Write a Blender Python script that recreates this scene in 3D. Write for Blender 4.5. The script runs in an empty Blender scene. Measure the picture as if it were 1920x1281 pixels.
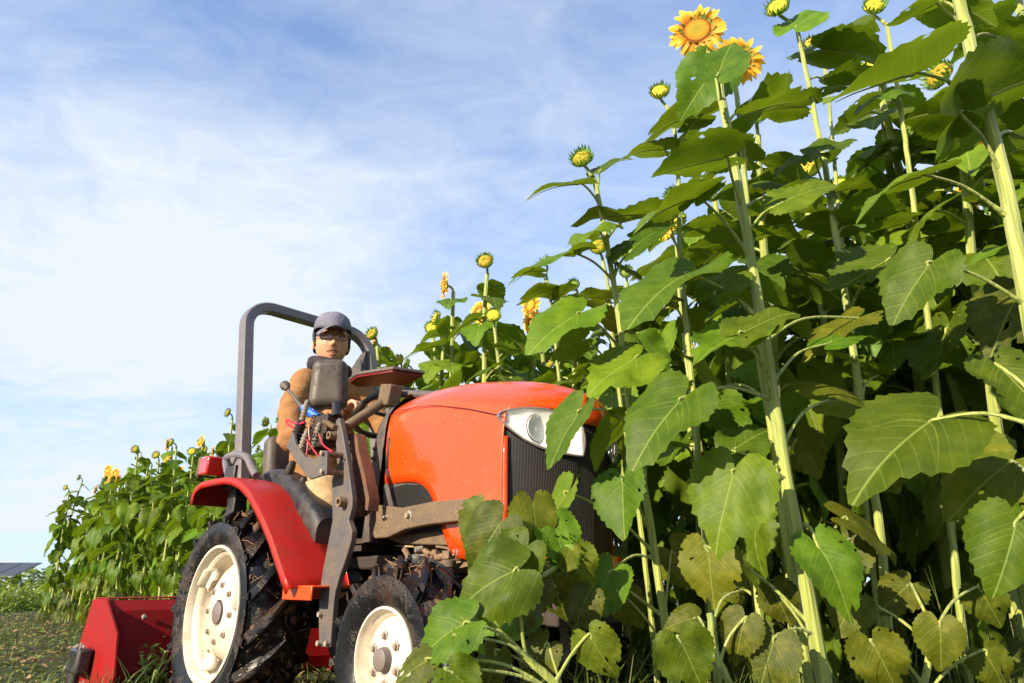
import bpy, math, random
from mathutils import Vector, Matrix, noise
R = random.Random(7)
SC = bpy.context.scene
COL = SC.collection
rad = math.radians
# ------------------------------------------------------------------ camera
F = 1230.0; TH = rad(20.1); CT, ST = math.cos(TH), math.sin(TH); H = .484
cam_d = bpy.data.cameras.new('camera'); cam = bpy.data.objects.new('camera', cam_d); COL.objects.link(cam)
cam.location = (0, 0, H); cam.rotation_euler = (rad(90) + TH, 0, 0)
cam_d.sensor_width = 36; cam_d.lens = F / 1920 * 36; cam_d.clip_start = .05; cam_d.clip_end = 3000
SC.camera = cam
# ------------------------------------------------------------------ light
SUN = Vector((-.66, -.64, .40)).normalized()
sd = bpy.data.lights.new('sun', 'SUN'); sd.energy = 5.0; sd.angle = rad(.55); sd.color = (1, .85, .62)
so = bpy.data.objects.new('sun', sd); COL.objects.link(so)
so.rotation_euler = (-SUN).to_track_quat('-Z', 'Y').to_euler(); so.location = (-4, -4, 5)
SC.view_settings.view_transform = 'Standard'; SC.view_settings.look = 'None'
SC.view_settings.exposure = .95; SC.view_settings.gamma = 1; SC.view_settings.use_curve_mapping = False
W_ = bpy.data.worlds.new('World'); SC.world = W_; W_.use_nodes = True
nt = W_.node_tree; nt.nodes.clear()
def N(t, typ, **kw):
    n = t.nodes.new(typ)
    for k, v in kw.items():
        if k.startswith('i_'): n.inputs[k[2:].replace('_', ' ')].default_value = v
        else: setattr(n, k, v)
    return n
def math_(t, op, a, b=None, c=None, clamp=False):
    n = t.nodes.new('ShaderNodeMath'); n.operation = op; n.use_clamp = clamp
    for i, v in enumerate((a, b, c)):
        if v is None: continue
        if isinstance(v, (int, float)): n.inputs[i].default_value = v
        else: t.links.new(v, n.inputs[i])
    return n.outputs[0]
def mixc(t, f, a, b, typ='MIX'):
    n = t.nodes.new('ShaderNodeMix'); n.data_type = 'RGBA'; n.blend_type = typ
    for s, v in ((n.inputs[0], f), (n.inputs[6], a), (n.inputs[7], b)):
        if isinstance(v, (int, float)): s.default_value = v
        elif isinstance(v, tuple): s.default_value = v if len(v) == 4 else v + (1,)
        else: t.links.new(v, s)
    return n.outputs[2]
def ramp(t, f, stops):
    n = t.nodes.new('ShaderNodeValToRGB'); e = n.color_ramp.elements
    while len(e) < len(stops): e.new(.5)
    for i, (p, cc) in enumerate(stops):
        e[i].position = p; e[i].color = (cc, cc, cc, 1) if isinstance(cc, (int, float)) else (tuple(cc) + (1,))[:4]
    if f is not None: t.links.new(f, n.inputs[0])
    return n.outputs[0]
sky = N(nt, 'ShaderNodeTexSky', sky_type='NISHITA', sun_disc=False)
sky.sun_elevation = math.asin(SUN.z); sky.sun_rotation = math.atan2(SUN.x, SUN.y); sky.air_density = 1.0; sky.dust_density = .3; sky.ozone_density = 3.0
tc = N(nt, 'ShaderNodeTexCoord')
nrm = N(nt, 'ShaderNodeVectorMath', operation='NORMALIZE'); nt.links.new(tc.outputs['Generated'], nrm.inputs[0])
sep = N(nt, 'ShaderNodeSeparateXYZ'); nt.links.new(nrm.outputs[0], sep.inputs[0])
zc = math_(nt, 'MAXIMUM', sep.outputs[2], 0.0)
den = math_(nt, 'ADD', zc, .22)
cx = math_(nt, 'DIVIDE', sep.outputs[0], den); cy = math_(nt, 'DIVIDE', sep.outputs[1], den)
comb = N(nt, 'ShaderNodeCombineXYZ'); nt.links.new(cx, comb.inputs[0]); nt.links.new(cy, comb.inputs[1])
mp = N(nt, 'ShaderNodeMapping'); mp.inputs['Rotation'].default_value = (0, 0, rad(35)); mp.inputs['Scale'].default_value = (.95, 1.35, 1); mp.inputs['Location'].default_value = (3.1, 1.7, 0)
nt.links.new(comb.outputs[0], mp.inputs[0])
n1 = N(nt, 'ShaderNodeTexNoise', i_Scale=1.1, i_Detail=9.0, i_Roughness=.55, i_Distortion=.5); nt.links.new(mp.outputs[0], n1.inputs[0])
n2 = N(nt, 'ShaderNodeTexNoise', i_Scale=6.0, i_Detail=8.0, i_Roughness=.62, i_Distortion=1.3); nt.links.new(mp.outputs[0], n2.inputs[0])
cl = math_(nt, 'ADD', math_(nt, 'MULTIPLY', n1.outputs[0], .74), math_(nt, 'MULTIPLY', n2.outputs[0], .26))
wisp = ramp(nt, cl, [(.36, 0.0), (.52, .40), (.70, .90)])
# veil that whitens towards the horizon, streaked cirrus above
veil = ramp(nt, zc, [(0.0, .84), (.38, .92), (.55, .66), (.68, .30), (.85, .10)])
cov = math_(nt, 'ADD', math_(nt, 'MULTIPLY', wisp, .55), math_(nt, 'MULTIPLY', veil, math_(nt, 'ADD', math_(nt, 'MULTIPLY', wisp, .45), .66)), clamp=True)
skc = mixc(nt, 1.0, sky.outputs[0], (.62, 1.30, 1.90), 'MULTIPLY')
skb = N(nt, 'ShaderNodeHueSaturation'); skb.inputs['Saturation'].default_value = 1.0; nt.links.new(skc, skb.inputs['Color'])
SKY = .085
final = mixc(nt, cov, skb.outputs[0], (.44 / SKY, .485 / SKY, .535 / SKY))
bg = N(nt, 'ShaderNodeBackground'); bg.inputs[1].default_value = SKY; nt.links.new(final, bg.inputs[0])
wo = N(nt, 'ShaderNodeOutputWorld'); nt.links.new(bg.outputs[0], wo.inputs[0])

# ------------------------------------------------------------------ places
O = Vector((-.858, 3.17, 0)); YAW = rad(-45)
TM = Matrix.Translation(O) @ Matrix.Rotation(YAW, 4, 'Z'); TI = TM.inverted()
CAM = Vector((0, 0, H))
def ray(u, v):
    xc = (u - 960) / F; yc = (640.5 - v) / F
    return Vector((xc, CT - yc * ST, ST + yc * CT))
def Wp(u, v, Y):                     # world point seen at a photo pixel, on the vertical plane y = Y
    d = ray(u, v); return CAM + d * (Y / d.y)
def Gp(u, v, Z=0.0):
    d = ray(u, v); return CAM + d * ((Z - H) / d.z)
def Lp(u, v, ax, val):               # tractor-local point on the plane axis = val
    o = TI @ CAM; d = TI.to_3x3() @ ray(u, v); return o + d * ((val - o[ax]) / d[ax])
def Ly(pts, y): return [Lp(u, v, 1, y) for u, v in pts]

# ------------------------------------------------------------------ mesh helpers
def frame(t):
    t = t.normalized(); a = Vector((0, 0, 1)) if abs(t.z) < .9 else Vector((1, 0, 0))
    n = t.cross(a).normalized(); return n, t.cross(n).normalized()
class MB:
    def __init__(s): s.v = []; s.f = []; s.m = []; s.uv = None
    def add(s, vs, fs, m=0):
        b = len(s.v); s.v += [Vector(p) for p in vs]; s.f += [tuple(i + b for i in f) for f in fs]; s.m += [m] * len(fs); return s
    def box(s, c, size, rot=None, m=0):
        hx, hy, hz = (q / 2 for q in size); M = rot or Matrix.Identity(3)
        vs = [Vector(c) + M @ Vector((x * hx, y * hy, z * hz)) for x in (-1, 1) for y in (-1, 1) for z in (-1, 1)]
        return s.add(vs, [(0, 1, 3, 2), (4, 6, 7, 5), (0, 4, 5, 1), (2, 3, 7, 6), (0, 2, 6, 4), (1, 5, 7, 3)], m)
    def tube(s, pts, r, n=8, m=0, cap=True):
        pts = [Vector(p) for p in pts]; k = len(pts)
        rs = list(r) if isinstance(r, (list, tuple)) else [r] * k
        vs = []; nn = None
        for i, p in enumerate(pts):
            t = (pts[min(i + 1, k - 1)] - pts[max(i - 1, 0)])
            if t.length < 1e-9: t = Vector((0, 0, 1))
            t.normalize()
            if nn is None: nn, _ = frame(t)
            nn = (nn - t * nn.dot(t)).normalized(); bb = t.cross(nn)
            for j in range(n):
                a = 2 * math.pi * j / n; vs.append(p + (nn * math.cos(a) + bb * math.sin(a)) * rs[i])
        fs = [(i * n + j, i * n + (j + 1) % n, (i + 1) * n + (j + 1) % n, (i + 1) * n + j) for i in range(k - 1) for j in range(n)]
        if cap: fs += [tuple(range(n))[::-1], tuple((k - 1) * n + j for j in range(n))]
        return s.add(vs, fs, m)
    def lathe(s, prof, c, ax, n=24, m=0, closed=False):   # prof: (radius, distance along the axis)
        c = Vector(c); t = Vector(ax).normalized(); a, b = frame(t); vs = []
        for r, h in prof:
            for j in range(n):
                q = 2 * math.pi * j / n; vs.append(c + t * h + (a * math.cos(q) + b * math.sin(q)) * max(r, 1e-5))
        k = len(prof)
        fs = [(i * n + j, i * n + (j + 1) % n, ((i + 1) % k) * n + (j + 1) % n, ((i + 1) % k) * n + j) for i in range(k if closed else k - 1) for j in range(n)]
        return s.add(vs, fs, m)
    def prism(s, pts, off, m=0):
        pts = [Vector(p) for p in pts]; off = Vector(off); k = len(pts)
        vs = pts + [p + off for p in pts]
        fs = [tuple(range(k)), tuple(range(k, 2 * k))[::-1]] + [(i, k + i, k + (i + 1) % k, (i + 1) % k) for i in range(k)]
        return s.add(vs, fs, m)
    def grid(s, rows, m=0, close=False):
        k = len(rows[0]); vs = [p for r in rows for p in r]
        fs = [(i * k + j, i * k + (j + 1) % k, (i + 1) * k + (j + 1) % k, (i + 1) * k + j) for i in range(len(rows) - 1) for j in range(k if close else k - 1)]
        return s.add(vs, fs, m)
    def ball(s, c, r, n=10, m=0):
        rx = r if isinstance(r, (tuple, list)) else (r, r, r)
        rows = []
        for i in range(n // 2 + 1):
            a = math.pi * i / (n // 2); rows.append([Vector(c) + Vector((rx[0] * math.sin(a) * math.cos(2 * math.pi * j / n), rx[1] * math.sin(a) * math.sin(2 * math.pi * j / n), rx[2] * math.cos(a))) for j in range(n)])
        return s.grid(rows, m, True)
    def mesh(s, name, mats, sharp=35, smooth=True):
        me = bpy.data.meshes.new(name); me.from_pydata([tuple(p) for p in s.v], [], s.f)
        for x in (mats if isinstance(mats, (list, tuple)) else [mats]): me.materials.append(x)
        me.polygons.foreach_set('material_index', s.m)
        if s.uv:
            l = me.uv_layers.new(name='UVMap'); d = l.data
            for p in me.polygons:
                for li, vi in zip(p.loop_indices, p.vertices): d[li].uv = s.uv[vi]
        import bmesh
        bm = bmesh.new(); bm.from_mesh(me)
        if not s.uv: bmesh.ops.recalc_face_normals(bm, faces=bm.faces)
        bm.to_mesh(me); bm.free()
        if smooth:
            me.shade_smooth()
            if sharp: me.set_sharp_from_angle(angle=rad(sharp))
        me.update(); return me
    def build(s, name, mats, parent=None, bevel=0, sharp=35, smooth=True, seg=2, **kw):
        o = bpy.data.objects.new(name, s.mesh(name, mats, sharp, smooth)); COL.objects.link(o)
        if parent is not None: o.parent = parent
        if bevel:
            b = o.modifiers.new('bevel', 'BEVEL'); b.width = bevel; b.segments = seg; b.limit_method = 'ANGLE'; b.angle_limit = rad(40)
            b.harden_normals = False
        for k, v in kw.items(): o[k] = v
        return o
def inst(name, me, parent, M=None, **kw):
    o = bpy.data.objects.new(name, me); COL.objects.link(o)
    if parent is not None: o.parent = parent
    if M is not None: o.matrix_local = M
    for k, v in kw.items(): o[k] = v
    return o
def thing(name, label, cat, M=None, group=None):
    o = bpy.data.objects.new(name, None); COL.objects.link(o); o.empty_display_size = .05
    if M is not None: o.matrix_world = M
    o['label'] = label; o['category'] = cat
    if group: o['group'] = group
    return o
def spline(pts, n=8):                 # Catmull-Rom through points
    P = [Vector(p) for p in pts]; P = [P[0] * 2 - P[1]] + P + [P[-1] * 2 - P[-2]]; out = []
    for i in range(1, len(P) - 2):
        for k in range(n):
            t = k / n; a, b, c, d = P[i - 1:i + 3]
            out.append(.5 * ((2 * b) + (c - a) * t + (2 * a - 5 * b + 4 * c - d) * t * t + (3 * b - a - 3 * c + d) * t ** 3))
    out.append(P[-2]); return out

# ------------------------------------------------------------------ materials
def mat(name):
    m = bpy.data.materials.new(name); m.use_nodes = True; t = m.node_tree
    return m, t, t.nodes['Principled BSDF'], t.nodes['Material Output']
def surf(name, col, rough=.5, metal=0.0, dirt=None, damt=.4, dscale=9., coat=0.0, bump=.15, bscale=60., spec=.5, speck=None, speckamt=.6):
    """painted / metal / plastic surface with uneven tone, a dirt film and fine relief"""
    m, t, p, o = mat(name)
    c = N(t, 'ShaderNodeTexCoord')
    a = N(t, 'ShaderNodeTexNoise', i_Scale=dscale, i_Detail=8.0, i_Roughness=.65); t.links.new(c.outputs['Object'], a.inputs[0])
    b = N(t, 'ShaderNodeTexNoise', i_Scale=bscale, i_Detail=6.0, i_Roughness=.7); t.links.new(c.outputs['Object'], b.inputs[0])
    v = ramp(t, b.outputs[0], [(.3, .82), (.7, 1.1)])
    base = mixc(t, 1.0, col, v, 'MULTIPLY')
    rr = rough
    if dirt:
        msk = ramp(t, a.outputs[0], [(max(0, .62 - damt), 0.0), (min(1, .86 - damt * .6), 1.0)])
        msk2 = math_(t, 'MULTIPLY', msk, ramp(t, b.outputs[0], [(.35, .35), (.6, 1.0)]))
        base = mixc(t, msk2, base, dirt)
        rr = math_(t, 'ADD', math_(t, 'MULTIPLY', msk2, max(0, .85 - rough)), rough)
        if coat: t.links.new(math_(t, 'MULTIPLY', math_(t, 'SUBTRACT', 1.0, msk2), coat), p.inputs['Coat Weight'])
        if metal: t.links.new(math_(t, 'MULTIPLY', math_(t, 'SUBTRACT', 1.0, msk2), metal), p.inputs['Metallic'])
    else:
        p.inputs['Coat Weight'].default_value = coat; p.inputs['Metallic'].default_value = metal
    if speck:
        s_ = N(t, 'ShaderNodeTexNoise', i_Scale=140., i_Detail=2.0); t.links.new(c.outputs['Object'], s_.inputs[0])
        sm = math_(t, 'MULTIPLY', ramp(t, s_.outputs[0], [(.70, 0.0), (.74, 1.0)]), speckamt); base = mixc(t, sm, base, speck)
    t.links.new(base, p.inputs['Base Color'])
    if isinstance(rr, float): p.inputs['Roughness'].default_value = rr
    else: t.links.new(rr, p.inputs['Roughness'])
    p.inputs['Coat Roughness'].default_value = .06; p.inputs['Specular IOR Level'].default_value = spec
    if bump:
        bp = N(t, 'ShaderNodeBump', i_Strength=bump, i_Distance=.004); t.links.new(b.outputs[0], bp.inputs['Height']); t.links.new(bp.outputs[0], p.inputs['Normal'])
    return m
MUD = (.085, .045, .022); DUST = (.26, .18, .11)
M = {}
M['red'] = surf('red_hood_paint', (.72, .062, .003), .28, dirt=(.50, .10, .03), damt=.08, dscale=5., coat=.55, bump=.012, speck=(.75, .45, .3), speckamt=.5)
M['red_body'] = surf('red_fender_paint', (.42, .010, .004), .42, dirt=(.20, .03, .015), damt=.16, dscale=7., coat=.12, bump=.03, spec=.35, speck=(.45, .25, .16), speckamt=.5)
M['red_mower'] = surf('dark_red_mower_paint', (.30, .004, .006), .5, dirt=(.16, .015, .01), damt=.30, dscale=11., coat=.0, bump=.12, spec=.2, speck=(.6, .4, .3), speckamt=.6)
M['grey_paint'] = surf('grey_rollbar_paint', (.125, .12, .15), .42, dirt=(.17, .14, .12), damt=.25, dscale=12., coat=.2, bump=.08, speck=(.45, .42, .4), speckamt=.7)
M['steel'] = surf('blue_grey_steel_plate', (.085, .088, .10), .48, .25, dirt=(.14, .095, .062), damt=.34, dscale=16., bump=.3, bscale=90.)
M['dust_steel'] = surf('dusty_brown_steel', (.08, .062, .052), .6, .15, dirt=(.17, .11, .06), damt=.50, dscale=14., bump=.3, bscale=80.)
M['rust'] = surf('rusty_bracket', (.20, .085, .035), .75, .1, dirt=(.07, .04, .03), damt=.36, dscale=22., bump=.5, bscale=70.)
M['black'] = surf('black_plastic', (.016, .016, .019), .30, dirt=(.07, .055, .045), damt=.22, dscale=10., bump=.05)
M['cowl'] = surf('dusty_black_cowl', (.045, .042, .048), .48, dirt=(.15, .11, .085), damt=.34, dscale=9., bump=.08)
M['mirror_back'] = surf('muddy_mirror_shell', (.11, .09, .075), .38, dirt=(.022, .018, .016), damt=.30, dscale=14., bump=.12)
M['engine'] = surf('dusty_engine_parts', (.11, .075, .05), .6, .2, dirt=(.24, .15, .085), damt=.5, dscale=25., bump=.3)
M['dark'] = surf('dark_chassis', (.022, .018, .017), .6, .1, dirt=(.05, .03, .02), damt=.4, dscale=10., bump=.3)
M['bolt'] = surf('worn_bolt_steel', (.42, .38, .33), .38, .35, dirt=(.20, .13, .08), damt=.30, dscale=60., bump=.2)
M['cream'] = surf('cream_wheel_paint', (.68, .61, .50), .40, dirt=(.34, .23, .13), damt=.17, dscale=9., coat=.15, bump=.05, speck=(.12, .07, .04), speckamt=.8)
M['hubgrey'] = surf('grey_hub', (.15, .13, .14), .5, dirt=(.16, .11, .08), damt=.3, bump=.1)
M['blue'] = surf('blue_lever', (.015, .14, .55), .35, bump=.05)
M['wire'] = surf('red_wire', (.62, .02, .05), .4, bump=0)
M['chrome'] = surf('lamp_reflector', (.85, .86, .88), .35, .0, bump=.06, bscale=14.)
M['lens_red'] = surf('red_lens', (.55, .012, .006), .14, coat=.9, bump=.35, bscale=170.)
def rubber():
    m, t, p, o = mat('muddy_wet_rubber'); c = N(t, 'ShaderNodeTexCoord')
    a = N(t, 'ShaderNodeTexNoise', i_Scale=9., i_Detail=9., i_Roughness=.7, i_Distortion=.5); t.links.new(c.outputs['Object'], a.inputs[0])
    b = N(t, 'ShaderNodeTexNoise', i_Scale=60., i_Detail=8., i_Roughness=.75); t.links.new(c.outputs['Object'], b.inputs[0])
    k = ramp(t, a.outputs[0], [(.50, 0.0), (.62, 1.0)])
    mudc = mixc(t, ramp(t, b.outputs[0], [(.35, 0.0), (.65, 1.0)]), (.012, .006, .003), (.050, .020, .008))
    t.links.new(mixc(t, k, (.007, .007, .009), mudc), p.inputs['Base Color'])
    t.links.new(ramp(t, b.outputs[0], [(.3, .18), (.7, .45)]), p.inputs['Roughness'])
    h = math_(t, 'ADD', math_(t, 'MULTIPLY', k, math_(t, 'ADD', b.outputs[0], .3)), math_(t, 'MULTIPLY', b.outputs[0], .05))
    p.inputs['Specular IOR Level'].default_value = .38
    bp = N(t, 'ShaderNodeBump', i_Strength=.6, i_Distance=.006); t.links.new(h, bp.inputs['Height']); t.links.new(bp.outputs[0], p.inputs['Normal'])
    return m
M['rubber'] = rubber()
M['mud'] = surf('mud_clods', (.075, .034, .016), .55, dirt=(.13, .06, .03), damt=.3, dscale=40., bump=.6, bscale=120.)
M['straw'] = surf('straw_bits', (.30, .17, .07), .7, bump=.1)
def meshmat(name, sc, colr, hole):
    m, t, p, o = mat(name); c = N(t, 'ShaderNodeTexCoord')
    w = N(t, 'ShaderNodeTexVoronoi', feature='F1', i_Scale=sc, i_Randomness=0.0); t.links.new(c.outputs['UV'], w.inputs[0])
    b = N(t, 'ShaderNodeTexNoise', i_Scale=7., i_Detail=6.); t.links.new(c.outputs['Object'], b.inputs[0])
    k = ramp(t, w.outputs['Distance'], [(.30, 0.0), (.40, 1.0)])
    met = mixc(t, ramp(t, b.outputs[0], [(.4, 0.0), (.65, 1.0)]), colr, (.030, .020, .014))
    t.links.new(mixc(t, k, hole, met), p.inputs['Base Color']); p.inputs['Roughness'].default_value = .5
    bp = N(t, 'ShaderNodeBump', i_Strength=.9, i_Distance=.006); t.links.new(k, bp.inputs['Height']); t.links.new(bp.outputs[0], p.inputs['Normal'])
    return m
M['grille'] = meshmat('perforated_grille', 1.0, (.016, .015, .016), (.002, .002, .002))
def glassy():
    m, t, p, o = mat('headlight_cover'); p.inputs['Base Color'].default_value = (1, 1, 1, 1); p.inputs['Roughness'].default_value = .03
    p.inputs['Transmission Weight'].default_value = 1; p.inputs['IOR'].default_value = 1.45
    g = N(t, 'ShaderNodeBsdfTransparent'); mx = N(t, 'ShaderNodeMixShader', i_Fac=.30); t.links.new(g.outputs[0], mx.inputs[1])
    t.links.new(p.outputs[0], mx.inputs[2]); t.links.new(mx.outputs[0], o.inputs[0]); return m
M['glass'] = glassy()
def spectacle():
    m, t, p, o = mat('spectacle_glass'); g = N(t, 'ShaderNodeBsdfTransparent'); q = N(t, 'ShaderNodeBsdfGlossy', i_Roughness=.02); mx = N(t, 'ShaderNodeMixShader', i_Fac=.05)
    t.links.new(g.outputs[0], mx.inputs[1]); t.links.new(q.outputs[0], mx.inputs[2]); t.links.new(mx.outputs[0], o.inputs[0]); return m
M['spec'] = spectacle()
def cloth(name, col, sc=300.):
    m, t, p, o = mat(name); c = N(t, 'ShaderNodeTexCoord')
    a = N(t, 'ShaderNodeTexNoise', i_Scale=14., i_Detail=6.); t.links.new(c.outputs['Object'], a.inputs[0])
    b = N(t, 'ShaderNodeTexNoise', i_Scale=sc, i_Detail=3.); t.links.new(c.outputs['Object'], b.inputs[0])
    t.links.new(mixc(t, 1.0, col, ramp(t, a.outputs[0], [(.3, .75), (.7, 1.15)]), 'MULTIPLY'), p.inputs['Base Color'])
    p.inputs['Roughness'].default_value = .9; p.inputs['Specular IOR Level'].default_value = .15
    f = N(t, 'ShaderNodeTexNoise', i_Scale=16., i_Detail=3., i_Distortion=1.6); t.links.new(c.outputs['Object'], f.inputs[0])
    b1 = N(t, 'ShaderNodeBump', i_Strength=.5, i_Distance=.012); t.links.new(f.outputs[0], b1.inputs['Height'])
    bp = N(t, 'ShaderNodeBump', i_Strength=.25, i_Distance=.002); t.links.new(b.outputs[0], bp.inputs['Height']); t.links.new(b1.outputs[0], bp.inputs['Normal'])
    t.links.new(bp.outputs[0], p.inputs['Normal']); return m
M['jacket'] = cloth('tan_jacket_cloth', (.31, .155, .065)); M['trousers'] = cloth('khaki_trouser_cloth', (.42, .30, .17))
M['cap'] = cloth('grey_cap_cloth', (.17, .17, .225)); M['scarf'] = cloth('dark_collar_knit', (.045, .035, .045))
M['hair'] = surf('black_hair', (.010, .008, .008), .45, bump=.5, bscale=200.)
M['eyewhite'] = surf('eye_white', (.70, .66, .62), .25, bump=0); M['iris'] = surf('dark_iris', (.012, .008, .006), .1, bump=0)
M['frame'] = surf('dark_glasses_frame', (.05, .03, .028), .25, bump=0)
M['lip'] = surf('lips', (.46, .17, .13), .45, bump=.05)
def skin():
    m, t, p, o = mat('skin'); c = N(t, 'ShaderNodeTexCoord')
    a = N(t, 'ShaderNodeTexNoise', i_Scale=22., i_Detail=6.); t.links.new(c.outputs['Object'], a.inputs[0])
    t.links.new(mixc(t, a.outputs[0], (.50, .25, .15), (.64, .35, .22)), p.inputs['Base Color'])
    p.inputs['Roughness'].default_value = .5; p.inputs['Subsurface Weight'].default_value = .12; p.inputs['Subsurface Radius'].default_value = (.02, .008, .004); p.inputs['Subsurface Scale'].default_value = .3
    return m
M['skin'] = skin()

def leafmat(name, c0, c1, tr, old=0.0, rough=.50, trans=.30):
    m, t, p, o = mat(name)
    c = N(t, 'ShaderNodeTexCoord'); s = N(t, 'ShaderNodeSeparateXYZ'); t.links.new(c.outputs['UV'], s.inputs[0])
    ax = math_(t, 'ABSOLUTE', s.outputs[0]); y = s.outputs[1]
    tt = math_(t, 'SUBTRACT', y, math_(t, 'ADD', math_(t, 'MULTIPLY', ax, .72), math_(t, 'MULTIPLY', math_(t, 'POWER', ax, 2.0), .55)))
    d = math_(t, 'PINGPONG', math_(t, 'ADD', tt, 1.17), .09)
    lat = ramp(t, d, [(.002, 1.0), (.011, 0.0)])
    lat = math_(t, 'MULTIPLY', lat, math_(t, 'SUBTRACT', 1.0, math_(t, 'MULTIPLY', ax, 1.3), clamp=True))
    bv = math_(t, 'ABSOLUTE', math_(t, 'SUBTRACT', y, math_(t, 'ADD', math_(t, 'MULTIPLY', ax, .62), math_(t, 'MULTIPLY', math_(t, 'POWER', ax, 2.0), 1.3))))
    lat = math_(t, 'MAXIMUM', lat, math_(t, 'MULTIPLY', ramp(t, bv, [(.003, 1.0), (.014, 0.0)]), ramp(t, ax, [(.2, 1.2), (.5, .1)])))
    mid = ramp(t, ax, [(.006, 1.0), (.016, 0.0)])
    # fine net of small veins
    f2 = math_(t, 'PINGPONG', math_(t, 'ADD', math_(t, 'ADD', y, math_(t, 'MULTIPLY', ax, 1.6)), 1.), .022)
    net = math_(t, 'MULTIPLY', ramp(t, f2, [(.0015, 1.0), (.006, 0.0)]), .22)
    vein = math_(t, 'MAXIMUM', math_(t, 'MAXIMUM', math_(t, 'MULTIPLY', lat, .45), mid), net)
    oi = N(t, 'ShaderNodeObjectInfo')
    ns = N(t, 'ShaderNodeTexNoise', i_Scale=4.5, i_Detail=7., i_Roughness=.65, noise_dimensions='4D'); t.links.new(c.outputs['UV'], ns.inputs[0])
    t.links.new(math_(t, 'MULTIPLY', oi.outputs['Random'], 40.), ns.inputs['W'])
    base = mixc(t, ramp(t, ns.outputs[0], [(.3, 0.0), (.7, 1.0)]), c0, c1)
    hs = N(t, 'ShaderNodeHueSaturation'); t.links.new(base, hs.inputs['Color'])
    t.links.new(math_(t, 'ADD', math_(t, 'MULTIPLY', oi.outputs['Random'], .035), .483), hs.inputs['Hue'])
    rnd2 = math_(t, 'FRACT', math_(t, 'MULTIPLY', oi.outputs['Random'], 17.31))
    t.links.new(math_(t, 'ADD', math_(t, 'MULTIPLY', rnd2, .8), .58), hs.inputs['Value'])
    col = hs.outputs[0]
    ge = N(t, 'ShaderNodeNewGeometry')
    col = mixc(t, math_(t, 'MULTIPLY', ge.outputs['Backfacing'], .30), col, (c1[0] * 1.3 + .02, c1[1] * 1.2 + .02, c1[2] * 1.5 + .012))
    sp = N(t, 'ShaderNodeTexNoise', i_Scale=15., i_Detail=4., noise_dimensions='4D'); t.links.new(c.outputs['UV'], sp.inputs[0]); t.links.new(math_(t, 'MULTIPLY', oi.outputs['Random'], 90.), sp.inputs['W'])
    if old:
        big = math_(t, 'MULTIPLY', ramp(t, ns.outputs[0], [(.5, 0.0), (.68, 1.0)]), old)
        col = mixc(t, big, col, (.26, .22, .03))
    col = mixc(t, math_(t, 'MULTIPLY', ramp(t, sp.outputs[0], [(.69, 0.0), (.74, 1.0)]), .25 + old * .7), col, (.16, .08, .025))
    col = mixc(t, math_(t, 'MULTIPLY', vein, .55), col, (.30, .38, .08))
    t.links.new(col, p.inputs['Base Color']); p.inputs['Roughness'].default_value = rough; p.inputs['Specular IOR Level'].default_value = .22
    hgt = math_(t, 'ADD', math_(t, 'MULTIPLY', math_(t, 'MINIMUM', d, .03), 5.), math_(t, 'ADD', math_(t, 'MULTIPLY', ns.outputs[0], 1.3), math_(t, 'MULTIPLY', f2, 2.)))
    hgt = math_(t, 'SUBTRACT', hgt, math_(t, 'MULTIPLY', mid, .35))
    bp = N(t, 'ShaderNodeBump', i_Strength=.40, i_Distance=.005); t.links.new(hgt, bp.inputs['Height']); t.links.new(bp.outputs[0], p.inputs['Normal'])
    tb = N(t, 'ShaderNodeBsdfTranslucent'); t.links.new(mixc(t, .5, col, tr), tb.inputs[0]); t.links.new(bp.outputs[0], tb.inputs['Normal'])
    mx = N(t, 'ShaderNodeMixShader', i_Fac=trans); t.links.new(p.outputs[0], mx.inputs[1]); t.links.new(tb.outputs[0], mx.inputs[2]); t.links.new(mx.outputs[0], o.inputs[0])
    return m
M['leaf'] = leafmat('sunflower_leaf', (.044, .108, .004), (.130, .205, .008), (.26, .38, .006))
M['leaf_old'] = leafmat('ageing_leaf', (.062, .085, .005), (.120, .140, .008), (.24, .26, .01), old=.35)
def stemmat(name, a, b):
    m, t, p, o = mat(name); c = N(t, 'ShaderNodeTexCoord')
    mp = N(t, 'ShaderNodeMapping'); mp.inputs['Scale'].default_value = (90, 90, 5); t.links.new(c.outputs['Object'], mp.inputs[0])
    n = N(t, 'ShaderNodeTexNoise', i_Scale=1., i_Detail=5.); t.links.new(mp.outputs[0], n.inputs[0])
    t.links.new(mixc(t, ramp(t, n.outputs[0], [(.3, 0.0), (.7, 1.0)]), a, b), p.inputs['Base Color']); p.inputs['Roughness'].default_value = .55
    p.inputs['Subsurface Weight'].default_value = .0; p.inputs['Sheen Weight'].default_value = .3
    bp = N(t, 'ShaderNodeBump', i_Strength=1., i_Distance=.006); t.links.new(n.outputs[0], bp.inputs['Height']); t.links.new(bp.outputs[0], p.inputs['Normal'])
    return m
M['stem'] = stemmat('green_stem', (.15, .20, .03), (.38, .42, .085))
M['bract'] = leafmat('green_bract', (.09, .19, .025), (.17, .30, .04), (.25, .42, .05), rough=.5)
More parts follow.
